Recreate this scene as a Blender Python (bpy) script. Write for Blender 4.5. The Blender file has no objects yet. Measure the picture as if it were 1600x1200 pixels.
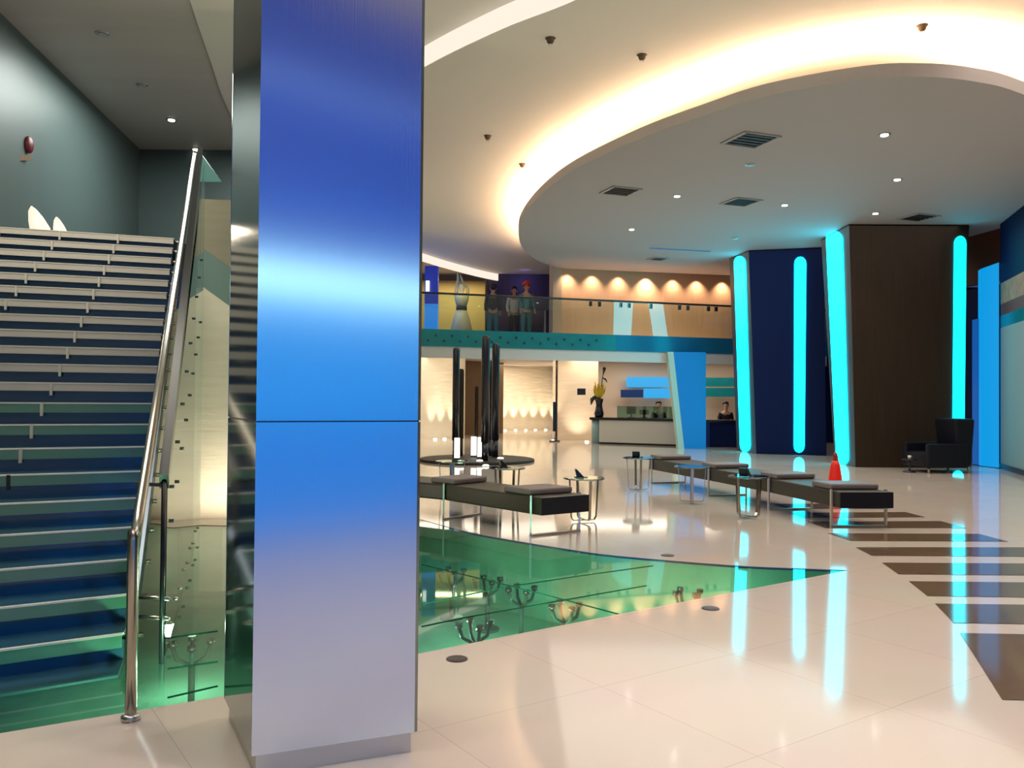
import bpy, bmesh, math, random
from mathutils import Vector, Matrix, Euler
from mathutils.geometry import tessellate_polygon
random.seed(7)
SC = bpy.context.scene
COL = SC.collection
R = math.radians

# ------------------------------------------------------------------ camera
FPX, EYE = 1300.0, 1.5
cam_d = bpy.data.cameras.new('camera'); cam = bpy.data.objects.new('camera', cam_d); COL.objects.link(cam)
cam_d.sensor_fit = 'HORIZONTAL'; cam_d.sensor_width = 36.0; cam_d.lens = 36.0 * FPX / 1600
cam_d.clip_end = 200
CM = (Matrix.Rotation(R(90 + 0.903), 3, 'X') @ Matrix.Rotation(R(0.5), 3, 'Z'))
cam.matrix_world = Matrix.Translation((0, 0, EYE)) @ CM.to_4x4()
SC.camera = cam
SC.view_settings.view_transform = 'Standard'
SC.view_settings.look = 'None'
SC.view_settings.exposure = 0.0
SC.view_settings.gamma = 1.0
SC.view_settings.use_curve_mapping = False
SC.cycles.use_denoising = True
SC.cycles.max_bounces = 8
SC.cycles.transparent_max_bounces = 24
SC.cycles.sample_clamp_indirect = 4.0
SC.cycles.caustics_reflective = False
SC.cycles.caustics_refractive = False
SC.cycles.blur_glossy = 0.5

# ------------------------------------------------------------------ world
w = bpy.data.worlds.new('world'); SC.world = w; w.use_nodes = True
w.node_tree.nodes['Background'].inputs[0].default_value = (0.03, 0.05, 0.12, 1)
w.node_tree.nodes['Background'].inputs[1].default_value = 1.0

# ------------------------------------------------------------------ large lights; hall, stair and undercroft ones are added fill without fittings
def area(name, loc, sx, sy, power, col, rot=(0, 0, 0), spread=180):
    d = bpy.data.lights.new(name, 'AREA'); d.shape = 'RECTANGLE'; d.size = sx; d.size_y = sy
    d.energy = power; d.color = col; d.spread = R(spread)
    o = bpy.data.objects.new(name, d); o.location = loc; o.rotation_euler = rot; COL.objects.link(o); return o
def spot(name, loc, target, power, col, ang=60, blend=0.6, rad=0.05):
    d = bpy.data.lights.new(name, 'SPOT'); d.energy = power; d.color = col
    d.spot_size = R(ang); d.spot_blend = blend; d.shadow_soft_size = rad
    o = bpy.data.objects.new(name, d); o.location = loc
    v = Vector(target) - Vector(loc); o.rotation_euler = v.to_track_quat('-Z', 'Y').to_euler()
    COL.objects.link(o); return o
def point(name, loc, power, col, rad=0.1):
    d = bpy.data.lights.new(name, 'POINT'); d.energy = power; d.color = col; d.shadow_soft_size = rad
    o = bpy.data.objects.new(name, d); o.location = loc; COL.objects.link(o); return o
WARM = (1.0, 0.84, 0.68); WARM2 = (1.0, 0.74, 0.5)
for i, (x, y, pw) in enumerate(((0.9, 2.6, 420), (3.4, 3.2, 420), (-2.4, 2.3, 230), (1.2, 6.2, 380), (4.2, 6.8, 420), (7.4, 6.0, 300), (2.6, -0.6, 200))):
    spot('near_floor_fill', (x, y, 6.05), (x, y, 0), pw * 0.64, (1.0, 0.87, 0.82), 105, 1.0, 0.12)  # unseen spots added overhead to brighten the near floor
area('hall_fill', (5.6, 17.6, 5.46), 9.0, 12.0, 480, (1.0, 0.88, 0.76), spread=160)  # added fill under the disc, no fitting
area('right_hall_fill', (7.5, 9.0, 6.05), 4.0, 5.0, 140, (1.0, 0.86, 0.74), spread=150)
area('stair_fill', (-4.6, 6.3, 6.3), 3.0, 3.5, 260, (1.0, 0.93, 0.8))
area('landing_fill', (-5.0, 13.2, 6.3), 2.5, 2.5, 280, (0.9, 0.95, 0.9))
area('undercroft_fill', (-1.5, 27.5, 2.85), 6.0, 3.0, 150, (1.0, 0.86, 0.7))
area('undercroft_rear_fill', (0.2, 35.5, 2.85), 3.5, 3.0, 130, (1.0, 0.88, 0.72))
area('reception_light', (4.6, 28.8, 2.85), 5.0, 1.6, 120, (1.0, 0.88, 0.72))

# ------------------------------------------------------------------ picture rays
def ray(px, py):
    return (CM @ Vector(((px - 800) / FPX, -(py - 600) / FPX, -1.0)))
def P(px, py, z=0.0):
    d = ray(px, py); t = (z - EYE) / d.z
    return Vector((d.x * t, d.y * t, z))
def PD(px, py, D):
    d = ray(px, py); t = D / d.y
    return Vector((d.x * t, D, EYE + d.z * t))
def Ppl(px, py, a, n):      # ray with the plane through a with normal n
    d = ray(px, py); o = Vector((0, 0, EYE)); t = (Vector(a) - o).dot(n) / d.dot(n)
    return o + d * t

# ------------------------------------------------------------------ materials
def new_mat(name):
    m = bpy.data.materials.new(name); m.use_nodes = True
    return m, m.node_tree, m.node_tree.nodes['Principled BSDF']
def mat(name, col, rough=0.5, metal=0.0, spec=0.5, emit=None, es=0.0, noise=0.0, nscale=(8, 8, 8), bump=0.0, coat=0.0):
    m, nt, b = new_mat(name)
    b.inputs['Base Color'].default_value = (*col, 1); b.inputs['Roughness'].default_value = rough
    b.inputs['Metallic'].default_value = metal; b.inputs['Specular IOR Level'].default_value = spec
    b.inputs['Coat Weight'].default_value = coat; b.inputs['Coat Roughness'].default_value = 0.05
    if emit: b.inputs['Emission Color'].default_value = (*emit, 1); b.inputs['Emission Strength'].default_value = es
    if noise or bump:
        tc = nt.nodes.new('ShaderNodeTexCoord'); mp = nt.nodes.new('ShaderNodeMapping')
        mp.inputs['Scale'].default_value = nscale
        nz = nt.nodes.new('ShaderNodeTexNoise'); nz.inputs['Scale'].default_value = 1.0; nz.inputs['Detail'].default_value = 6
        nt.links.new(tc.outputs['Object'], mp.inputs['Vector']); nt.links.new(mp.outputs[0], nz.inputs['Vector'])
        if noise:
            mx = nt.nodes.new('ShaderNodeMix'); mx.data_type = 'RGBA'
            mx.inputs[6].default_value = (*[c * (1 - noise) for c in col], 1)
            mx.inputs[7].default_value = (*[min(1, c * (1 + noise)) for c in col], 1)
            nt.links.new(nz.outputs['Fac'], mx.inputs[0]); nt.links.new(mx.outputs[2], b.inputs['Base Color'])
        if bump:
            bp = nt.nodes.new('ShaderNodeBump'); bp.inputs['Strength'].default_value = bump; bp.inputs['Distance'].default_value = 0.02
            nt.links.new(nz.outputs['Fac'], bp.inputs['Height']); nt.links.new(bp.outputs[0], b.inputs['Normal'])
    return m
def emis(name, col, s):
    return mat(name, (0.02, 0.02, 0.02), 0.5, emit=col, es=s)
def glassy(name, tint, refl=(0.9, 0.95, 0.95), rough=0.02, ior=1.5, extra=0.0):
    m = bpy.data.materials.new(name); m.use_nodes = True; nt = m.node_tree; nt.nodes.clear()
    out = nt.nodes.new('ShaderNodeOutputMaterial'); tr = nt.nodes.new('ShaderNodeBsdfTransparent'); gl = nt.nodes.new('ShaderNodeBsdfGlossy')
    mix = nt.nodes.new('ShaderNodeMixShader'); fr = nt.nodes.new('ShaderNodeFresnel'); fr.inputs['IOR'].default_value = ior
    tr.inputs[0].default_value = (*tint, 1); gl.inputs[0].default_value = (*refl, 1); gl.inputs['Roughness'].default_value = rough
    ad = nt.nodes.new('ShaderNodeMath'); ad.operation = 'ADD'; ad.inputs[1].default_value = extra; ad.use_clamp = True
    nt.links.new(fr.outputs[0], ad.inputs[0]); nt.links.new(ad.outputs[0], mix.inputs[0])
    nt.links.new(tr.outputs[0], mix.inputs[1]); nt.links.new(gl.outputs[0], mix.inputs[2]); nt.links.new(mix.outputs[0], out.inputs[0])
    return m

def floor_mat():
    m, nt, b = new_mat('cream_terrazzo')
    tc = nt.nodes.new('ShaderNodeTexCoord'); mp = nt.nodes.new('ShaderNodeMapping'); mp.vector_type = 'TEXTURE'
    j = P(940, 1073); mp.inputs['Location'].default_value = (j.x, j.y, 0); mp.inputs['Rotation'].default_value = (0, 0, R(34.5))
    nt.links.new(tc.outputs['Object'], mp.inputs['Vector'])
    br = nt.nodes.new('ShaderNodeTexBrick'); br.offset = 0.0; br.inputs['Scale'].default_value = 1.0
    br.inputs['Brick Width'].default_value = 1.0; br.inputs['Row Height'].default_value = 1.0
    br.inputs['Mortar Size'].default_value = 0.003; br.inputs['Mortar Smooth'].default_value = 0.3; br.inputs['Bias'].default_value = 0
    br.inputs['Color1'].default_value = (0.70, 0.61, 0.52, 1); br.inputs['Color2'].default_value = (0.685, 0.595, 0.51, 1)
    br.inputs['Mortar'].default_value = (0.56, 0.47, 0.39, 1)
    nt.links.new(mp.outputs[0], br.inputs['Vector'])
    nz = nt.nodes.new('ShaderNodeTexNoise'); nz.inputs['Scale'].default_value = 1.3; nz.inputs['Detail'].default_value = 8
    nt.links.new(tc.outputs['Object'], nz.inputs['Vector'])
    mx = nt.nodes.new('ShaderNodeMix'); mx.data_type = 'RGBA'; mx.blend_type = 'MULTIPLY'; mx.inputs[0].default_value = 0.14
    nt.links.new(br.outputs['Color'], mx.inputs[6]); nt.links.new(nz.outputs['Color'], mx.inputs[7]); nt.links.new(mx.outputs[2], b.inputs['Base Color'])
    b.inputs['Roughness'].default_value = 0.075; b.inputs['Specular IOR Level'].default_value = 0.75
    return m
def stone_mat(name, col, k=0.18):
    return mat(name, col, 0.75, noise=k, nscale=(1.2, 1.2, 9), bump=0.5)
def wood_mat(name, col, k=0.3):
    return mat(name, col, 0.55, noise=k, nscale=(14, 14, 0.5), spec=0.2)

M = dict(
    floor=floor_mat(),
    stripe=mat('brown_granite', (0.15, 0.10, 0.062), 0.08, spec=0.6, noise=0.25, nscale=(3, 3, 3)),
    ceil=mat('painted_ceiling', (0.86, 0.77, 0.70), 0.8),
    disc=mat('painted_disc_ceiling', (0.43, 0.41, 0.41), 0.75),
    voidceil=mat('grey_brown_ceiling', (0.62, 0.55, 0.50), 0.45, noise=0.08, nscale=(0.3, 3, 1)),
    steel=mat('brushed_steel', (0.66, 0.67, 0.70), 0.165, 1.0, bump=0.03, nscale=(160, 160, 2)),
    steel_side=mat('dark_side_steel', (0.27, 0.32, 0.31), 0.09, 1.0),  # side panels: dark reflection tone put into the steel colour
    chrome=mat('polished_steel', (0.42, 0.38, 0.32), 0.2, 1.0),
    satin=mat('satin_steel', (0.55, 0.53, 0.5), 0.3, 1.0),
    darksteel=mat('dark_steel', (0.06, 0.07, 0.08), 0.25, 0.6),
    black=mat('black_lacquer', (0.008, 0.008, 0.012), 0.25),
    tread=mat('pale_tread_edge', (0.66, 0.60, 0.50), 0.4, 0.25),
    tread_g=mat('green_tread_edge', (0.09, 0.26, 0.18), 0.15, 0.0, spec=0.8),
    treadtop=mat('green_glass_tread', (0.03, 0.09, 0.10), 0.08, 0.0, spec=0.8),
    nosing=mat('bright_nosing', (0.85, 0.8, 0.68), 0.3, 0.3),
    riser=mat('navy_glass_riser', (0.016, 0.075, 0.16), 0.12, 0.35, spec=0.8),
    glassfloor=glassy('green_floor_glass', (0.46, 0.80, 0.66), rough=0.03),
    pit=mat('green_pit_floor', (0.20, 0.42, 0.33), 0.6, noise=0.85, nscale=(1.6, 1.6, 1.6)),
    clear=glassy('clear_glass', (0.88, 0.95, 0.92), rough=0.01),
    clear2=glassy('balustrade_glass', (0.85, 0.93, 0.90), rough=0.01, extra=0.02),
    stone=stone_mat('travertine', (0.66, 0.54, 0.40)),
    stone_l=stone_mat('pale_travertine', (0.72, 0.64, 0.5), 0.1),
    tanwall=wood_mat('tan_panelling', (0.60, 0.39, 0.25), 0.1),
    tealwall=mat('dark_teal_glass_wall', (0.075, 0.108, 0.105), 0.42, 0.1, spec=0.5),
    white=mat('white_paint', (0.72, 0.7, 0.66), 0.5),
    coolwhite=mat('cool_white_paint', (0.30, 0.36, 0.34), 0.6),
    navy=mat('blue_lit_navy', (0.002, 0.010, 0.06), 0.6, spec=0.15),
    navyglow=mat('blue_panel', (0.0, 0.12, 0.35), 0.4),
    wood=wood_mat('dark_walnut', (0.026, 0.016, 0.009), 0.35),
    brownwall=mat('red_brown_wall', (0.14, 0.035, 0.012), 0.6),
    brown=wood_mat('brown_panel', (0.16, 0.10, 0.055), 0.2),
    leather=mat('olive_black_leather', (0.030, 0.027, 0.016), 0.42, noise=0.2, nscale=(20, 20, 20)),
    leather_b=mat('black_leather', (0.004, 0.005, 0.011), 0.45, spec=0.25),
    pad=mat('grey_pad_leather', (0.16, 0.13, 0.125), 0.45),
    teal=mat('teal_glass_band', (0.01, 0.20, 0.23), 0.2, noise=0.15, nscale=(4, 4, 4)),
    tealblue=mat('blue_teal_band', (0.01, 0.13, 0.26), 0.2),
    cyan=emis('cyan_light', (0.0, 0.72, 0.95), 5.0),
    blue=emis('blue_light', (0.0, 0.40, 0.95), 0.8),
    bluedim=emis('dim_blue_light', (0.0, 0.14, 0.6), 0.6),
    sign1=emis('bright_blue_panel_light', (0.0, 0.42, 0.9), 0.9),
    sign2=mat('dark_blue_board', (0.0, 0.02, 0.12), 0.4),
    cove=emis('cove_light', (1.0, 0.70, 0.42), 62.0),
    band=emis('white_light_band', (1.0, 0.88, 0.74), 1.0),
    lamp=emis('downlight_lamp', (1.0, 0.93, 0.85), 9.0),
    uplamp=emis('uplight_lamp', (1.0, 0.9, 0.7), 12.0),
    fitting=mat('dark_green_fitting', (0.015, 0.04, 0.035), 0.6, spec=0.2),
    horn=emis('horn_lamp_light', (1.0, 0.82, 0.62), 1.1),  # glow of the horns that stand in for light pools on the left wall
    lampoff=mat('unlit_lamp', (0.5, 0.5, 0.48), 0.3),
    vent=mat('dark_vent', (0.03, 0.03, 0.03), 0.5),
    litbase=emis('white_light_base', (1.0, 0.95, 0.85), 2.6),
    tabletop=glassy('pale_table_glass', (0.72, 0.88, 0.82), rough=0.03, extra=0.12),
    red=mat('red_plastic', (0.75, 0.01, 0.0), 0.35),
    yellow=mat('yellow_petal', (0.75, 0.5, 0.03), 0.5),
    leaf=mat('dark_leaf', (0.02, 0.02, 0.01), 0.5),
    desk=mat('white_desk', (0.55, 0.52, 0.46), 0.3),
    skin=mat('skin', (0.5, 0.3, 0.2), 0.5),
    hair=mat('dark_hair', (0.01, 0.008, 0.006), 0.6),
    darkcloth=mat('dark_cloth', (0.006, 0.007, 0.02), 0.8),
    whitecloth=mat('white_cloth', (0.8, 0.78, 0.72), 0.8),
    tealcloth=mat('teal_cloth', (0.02, 0.18, 0.24), 0.8),
    cream=mat('cream_plaster', (0.72, 0.62, 0.36), 0.5),
    redwall=mat('dark_red_enamel', (0.12, 0.004, 0.008), 0.4),
    wicker=mat('pale_textured_panel', (0.35, 0.24, 0.15), 0.7, noise=0.5, nscale=(6, 6, 6)),
    tealglassdesk=glassy('desk_screen_glass', (0.45, 0.62, 0.55), rough=0.03, extra=0.08),
)

# ------------------------------------------------------------------ mesh builder
class MB:
    def __init__(self): self.v = []; self.f = []; self.sm = []
    def add(self, vs, fs, smooth=False):
        n = len(self.v); self.v += [Vector(x) for x in vs]
        self.f += [tuple(i + n for i in f) for f in fs]; self.sm += [smooth] * len(fs); return self
    def hexa(self, b, t):    # two rings with equal count
        n = len(b); vs = list(b) + list(t)
        fs = [tuple(range(n - 1, -1, -1)), tuple(range(n, 2 * n))] + [(i, (i + 1) % n, n + (i + 1) % n, n + i) for i in range(n)]
        return self.add(vs, fs)
    def box(self, c, s, rz=0.0):
        c = Vector(c); rm = Matrix.Rotation(rz, 3, 'Z'); x, y, z = s[0] / 2, s[1] / 2, s[2] / 2
        q = [(-x, -y), (x, -y), (x, y), (-x, y)]
        return self.hexa([c + rm @ Vector((a, b, -z)) for a, b in q], [c + rm @ Vector((a, b, z)) for a, b in q])
    def prism(self, pts, z0, z1):
        tri = tessellate_polygon([[Vector((p[0], p[1], 0)) for p in pts]])
        n = len(pts); vs = [Vector((p[0], p[1], z0)) for p in pts] + [Vector((p[0], p[1], z1)) for p in pts]
        fs = [tuple(t) for t in tri] + [tuple(i + n for i in t) for t in tri] + [(i, (i + 1) % n, n + (i + 1) % n, n + i) for i in range(n)]
        return self.add(vs, fs)
    def wall(self, a, b, z0, z1, th=0.1):   # vertical slab from a to b
        a = Vector((a[0], a[1], 0)); b = Vector((b[0], b[1], 0)); d = (b - a).normalized(); n = Vector((-d.y, d.x, 0)) * th
        q = [a, b, b + n, a + n]
        return self.hexa([Vector((p.x, p.y, z0)) for p in q], [Vector((p.x, p.y, z1)) for p in q])
    def bar(self, a, b, wd, ht, up=(0, 0, 1)):
        a = Vector(a); b = Vector(b); d = (b - a).normalized(); u = Vector(up)
        if abs(d.dot(u)) > 0.99: u = Vector((0, 1, 0))
        s = d.cross(u).normalized() * wd / 2; t = s.normalized().cross(d).normalized() * ht / 2
        return self.hexa([a - s - t, a + s - t, a + s + t, a - s + t], [b - s - t, b + s - t, b + s + t, b - s + t])
    def tube(self, pts, r, n=12, cap=True):
        pts = [Vector(p) for p in pts]; rr = r if isinstance(r, (list, tuple)) else [r] * len(pts)
        vs = []; prev = None
        for i, p in enumerate(pts):
            d = ((pts[min(i + 1, len(pts) - 1)] - p).normalized() + (p - pts[max(i - 1, 0)]).normalized()).normalized()
            if prev is None:
                u = d.cross(Vector((0, 0, 1)))
                if u.length < 1e-3: u = Vector((1, 0, 0))
            else: u = prev - d * prev.dot(d)
            u.normalize(); prev = u; v = d.cross(u)
            for k in range(n):
                a = 2 * math.pi * k / n; vs.append(p + (u * math.cos(a) + v * math.sin(a)) * rr[i])
        fs = []
        for i in range(len(pts) - 1):
            for k in range(n): fs.append((i * n + k, i * n + (k + 1) % n, (i + 1) * n + (k + 1) % n, (i + 1) * n + k))
        self.add(vs, fs, True)
        if cap:
            m = len(pts) - 1
            self.add(vs[:n], [tuple(range(n - 1, -1, -1))]); self.add(vs[m * n:], [tuple(range(n))])
        return self
    def lathe(self, prof, c=(0, 0, 0), n=24):
        c = Vector(c); vs = []
        for r, z in prof:
            for k in range(n):
                a = 2 * math.pi * k / n; vs.append(c + Vector((r * math.cos(a), r * math.sin(a), z)))
        fs = [(i * n + k, i * n + (k + 1) % n, (i + 1) * n + (k + 1) % n, (i + 1) * n + k) for i in range(len(prof) - 1) for k in range(n)]
        self.add(vs, fs, True)
        self.add(vs[:n], [tuple(range(n - 1, -1, -1))]); self.add(vs[-n:], [tuple(range(n))]); return self
    def ball(self, c, r, n=12, sc=(1, 1, 1)):
        prof = [(max(1e-3, math.sin(math.pi * i / n)) * r * 1.0, -math.cos(math.pi * i / n) * r) for i in range(n + 1)]
        k0 = len(self.v); self.lathe(prof, (0, 0, 0), n * 2)
        for i in range(k0, len(self.v)):
            v = self.v[i]; self.v[i] = Vector((v.x * sc[0] + c[0], v.y * sc[1] + c[1], v.z * sc[2] + c[2]))
        return self
    def grow(self, pts, th, n):     # flat polygon (3D points) given thickness along n
        n = Vector(n).normalized() * th
        tri_pts = [Vector(p) for p in pts]
        return self.hexa(tri_pts, [p + n for p in tri_pts])
    def build(self, name, m, parent=None, bevel=0.0, world=True):
        me = bpy.data.meshes.new(name); off = Vector((0, 0, 0))
        if parent is not None and world:
            q_ = parent
            while q_ is not None: off = off + q_.location; q_ = q_.parent
        elif parent is None and self.v:
            off = Vector((sum(v.x for v in self.v) / len(self.v), sum(v.y for v in self.v) / len(self.v), min(v.z for v in self.v)))
        if parent is None and name in ('floor', 'ceiling'): off = Vector((0, 0, 0))
        me.from_pydata([tuple(v - off) for v in self.v], [], self.f)
        for p, s in zip(me.polygons, self.sm): p.use_smooth = s
        bm = bmesh.new(); bm.from_mesh(me); bmesh.ops.remove_doubles(bm, verts=bm.verts, dist=1e-5)
        bmesh.ops.recalc_face_normals(bm, faces=bm.faces); bm.to_mesh(me); bm.free()
        me.materials.append(m if not isinstance(m, str) else M[m])
        o = bpy.data.objects.new(name, me); COL.objects.link(o)
        if parent is not None: o.parent = parent
        else: o.location = off
        if bevel:
            b = o.modifiers.new('bevel', 'BEVEL'); b.width = bevel; b.segments = 2; b.limit_method = 'ANGLE'
        return o
def tag(o, label, cat, group=None):
    o['label'] = label; o['category'] = cat
    if group: o['group'] = group
    return o
def thing(name, label, cat, loc, rz=0.0, group=None):
    o = bpy.data.objects.new(name, None); COL.objects.link(o); o.empty_display_size = 0.1
    o.location = loc; o.rotation_euler = (0, 0, rz); return tag(o, label, cat, group)
def struct(o): o['kind'] = 'structure'; return o
def dup(root, loc, rz=0.0, label=None):
    r = root.copy(); COL.objects.link(r); r.location = loc; r.rotation_euler = (0, 0, rz)
    if label: r['label'] = label
    for ch in list(root.children):
        c = ch.copy(); COL.objects.link(c); c.parent = r
        for g in list(ch.children):
            d = g.copy(); COL.objects.link(d); d.parent = c
    return r
def smooth_curve(pts, n=6, closed=False):
    out = []; L = len(pts)
    for i in range(L if closed else L - 1):
        p = [pts[(i + k) % L] if closed else pts[max(0, min(L - 1, i + k))] for k in (-1, 0, 1, 2)]
        p = [Vector((q[0], q[1])) for q in p]
        for s in range(n):
            t = s / n
            out.append(0.5 * ((2 * p[1]) + (p[2] - p[0]) * t + (2 * p[0] - 5 * p[1] + 4 * p[2] - p[3]) * t * t + (3 * p[1] - p[0] - 3 * p[2] + p[3]) * t ** 3))
    if not closed: out.append(Vector((pts[-1][0], pts[-1][1])))
    return out

# ================================================================== SETTING
# ---- floor with the opening for the glass floor
front = [P(4, 1145), P(350, 1087.5), P(655, 1021), P(1000, 953), P(1325, 891)]
fdir = (front[0] - front[2]).normalized()
left_far = front[0] + (front[0] - front[1]).normalized() * 3.2
back = [P(1325, 891), P(1260, 888.5), P(1140, 883), P(965, 868.5), P(890, 858.5), P(800, 844), P(730, 831), P(659, 812)]
glass_poly = [left_far] + front[:4] + smooth_curve(back, 4)
bk = Vector((back[-1].x, back[-1].y))
glass_poly += [Vector((-1.35, 10.35)), Vector((-2.1, 10.3))]
glass_poly += [Vector((-3.3, 9.55)), Vector((-4.6, 9.7)), Vector((-6.0, 9.7))]
glass_poly = [Vector((p[0], p[1], 0)) for p in glass_poly]
outer = [Vector((-9, -4, 0)), Vector((18, -4, 0)), Vector((18, 42, 0)), Vector((-9, 42, 0))]
tri = tessellate_polygon([outer, glass_poly])
allp = outer + glass_poly
fl = MB(); fl.add(allp, [tuple(t) for t in tri])
struct(fl.build('floor', 'floor'))
# floor edge + pit under the glass
gp = glass_poly; n = len(gp)
pm = MB(); pm.add([Vector((p.x, p.y, -0.02)) for p in gp] + [Vector((p.x, p.y, -0.75)) for p in gp], [(i, (i + 1) % n, n + (i + 1) % n, n + i) for i in range(n)])
tri2 = tessellate_polygon([gp]); pm.add([Vector((p.x, p.y, -0.75)) for p in gp], [tuple(t) for t in tri2])
struct(pm.build('floor_pit', 'pit'))
gm = MB(); gm.add([Vector((p.x, p.y, -0.004)) for p in gp], [tuple(t) for t in tri2])
struct(gm.build('floor_glass', 'glassfloor'))
# joints between the glass panes
jm = MB()
def jline(a, b): jm.bar(P(*a, z=-0.003), P(*b, z=-0.003), 0.010, 0.006)
jline((659, 882), (767, 908)); jline((767, 908), (870, 934)); jline((870, 934), (968, 960))
jline((659, 979), (720, 966)); jline((720, 966), (800, 952)); jline((800, 952), (873, 939)); jline((873, 939), (1010, 915))
jline((659, 944), (780, 919)); jline((780, 919), (905, 900)); jline((905, 900), (1020, 884))
jline((262, 1045), (340, 1034)); jline((262, 997), (340, 986)); jline((262, 1090), (340, 1072))
struct(jm.build('floor_joints', mat('green_joint', (0.012, 0.07, 0.045), 1.0, spec=0.0)))
# dark stone stripes
stripes = [[(1500, 989), (1720, 993), (1720, 1097), (1566, 1093)], [(1461, 943), (1720, 946), (1720, 977), (1490, 973)],
           [(1420, 908), (1720, 911), (1720, 935), (1449, 931)], [(1378, 879), (1720, 881), (1720, 900), (1404, 897)],
           [(1337, 855), (1600, 855), (1650, 870), (1362, 868)], [(1293, 833), (1530, 834), (1575, 846), (1330, 845)],
           [(1262, 815), (1470, 814), (1510, 825), (1290, 825)], [(1235, 801), (1415, 800), (1446, 808), (1255, 809)],
           [(1210, 787), (1330, 787), (1390, 795), (1230, 795)]]
sm = MB()
for q in stripes: sm.hexa([P(*p, z=0.0005) for p in q], [P(*p, z=0.003) for p in q])
struct(sm.build('floor_inlay', 'stripe'))

# ---- ceilings
struct(MB().prism([(-9, -4), (18, -4), (18, 42), (-9, 42)], 6.40, 6.55).build('ceiling', 'voidceil'))
RZ = 6.10
rim_near = [P(1000, -45, RZ), P(880, 8, RZ), P(780, 47, RZ), P(662, 105, RZ), P(580, 160, RZ), P(520, 225, RZ), P(500, 290, RZ)]
rim_far = [P(540, 352, RZ), P(600, 376, RZ), P(662, 396, RZ), P(700, 408, RZ), P(760, 424, RZ), P(815, 434, RZ), P(865, 441, RZ)]
rc = smooth_curve(rim_near + rim_far, 5)
k_far = [i for i, p in enumerate(rc) if p.y > rim_far[2].y - 0.01 and i > len(rim_near) * 4][0]
ring = list(rc) + [Vector((18, rc[-1].y)), Vector((18, -4)), Vector((rc[0].x + 1.2, -4))]
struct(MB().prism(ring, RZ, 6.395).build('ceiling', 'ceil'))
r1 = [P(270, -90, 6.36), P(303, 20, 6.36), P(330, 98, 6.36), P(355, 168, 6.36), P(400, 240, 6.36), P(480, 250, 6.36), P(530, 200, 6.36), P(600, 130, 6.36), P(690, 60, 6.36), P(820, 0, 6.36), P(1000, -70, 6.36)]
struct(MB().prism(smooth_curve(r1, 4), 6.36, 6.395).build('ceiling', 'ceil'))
area('ceiling_fill_up', (0.4, 2.4, 5.2), 5.0, 1.6, 250, (1.0, 0.93, 0.85), (R(180), 0, 0))  # upward fill added out of view to brighten the ceiling
# bright fascias of the ring
def band(pts, z0, z1, th=0.03):
    mb = MB(); L = []
    for i, p in enumerate(pts):
        d = (pts[min(i + 1, len(pts) - 1)] - pts[max(i - 1, 0)]).normalized(); L.append(Vector((-d.y, d.x)) * th)
    for i in range(len(pts) - 1):
        a, b, na, nb = pts[i], pts[i + 1], L[i], L[i + 1]
        q = [a, b, b + nb, a + na]
        mb.hexa([Vector((p.x, p.y, z0)) for p in q], [Vector((p.x, p.y, z1)) for p in q])
    return mb
struct(band(rc[:26], RZ - 0.003, 6.37, 0.04).build('trim_1', 'band'))
struct(band(rc[34:], RZ - 0.26, RZ - 0.005, 0.04).build('trim_2', 'band'))
# dropped disc
DZ = 5.5
disc_px = [(1750, 215), (1600, 148), (1520, 127), (1440, 120), (1350, 124), (1200, 150), (1100, 181), (1000, 217), (900, 264), (850, 300), (820, 334), (810, 360), (816, 386), (836, 405), (862, 416)]
dp = smooth_curve([P(*p, z=DZ) for p in disc_px], 5)
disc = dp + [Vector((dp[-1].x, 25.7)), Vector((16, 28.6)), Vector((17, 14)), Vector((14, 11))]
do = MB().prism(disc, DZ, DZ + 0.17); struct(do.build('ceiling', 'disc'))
# inner cove light strip standing on the disc's rim
inner = []
for i, p in enumerate(dp):
    d = (dp[min(i + 1, len(dp) - 1)] - dp[max(i - 1, 0)]).normalized(); nn = Vector((-d.y, d.x))
    cen = Vector((6, 18))
    if nn.dot(cen - p) < 0: nn = -nn
    inner.append(p + nn * 0.22)
struct(band(inner, DZ + 0.172, DZ + 0.182, 0.12).build('trim_3', 'cove'))

# ---- outer walls
struct(MB().wall((-9, -4), (18, -4), 0, 6.5, -0.1).build('wall_behind', 'white'))
wl = [(-6.7, 11.06), (-7.5, 16.6)]
dl = (Vector(wl[0]) - Vector(wl[1])).normalized(); wl0 = Vector(wl[0]) + dl * 14
struct(MB().wall(wl0, wl[1], 0, 6.4, 0.1).build('wall_left', 'tealwall'))
struct(MB().wall((-7.6, 16.6), (-2.7, 16.6), 3.2, 6.4, 0.1).build('wall_stair_back', 'tealwall'))
struct(MB().wall((-2.75, 16.7), (-2.75, 23.2), 0, 6.1, 0.1).build('wall_stair_side', 'stone_l'))
struct(MB().wall((-9, 40), (18, 40), 0, 6.4, 0.1).build('wall_back', 'stone'))
# landing behind the stairs and the soffit below it
struct(MB().prism([(-7.45, 9.75), (-3.95, 9.75), (-2.8, 16.6), (-7.6, 16.6)], 3.0, 3.30).build('floor_landing', 'darksteel'))
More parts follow.
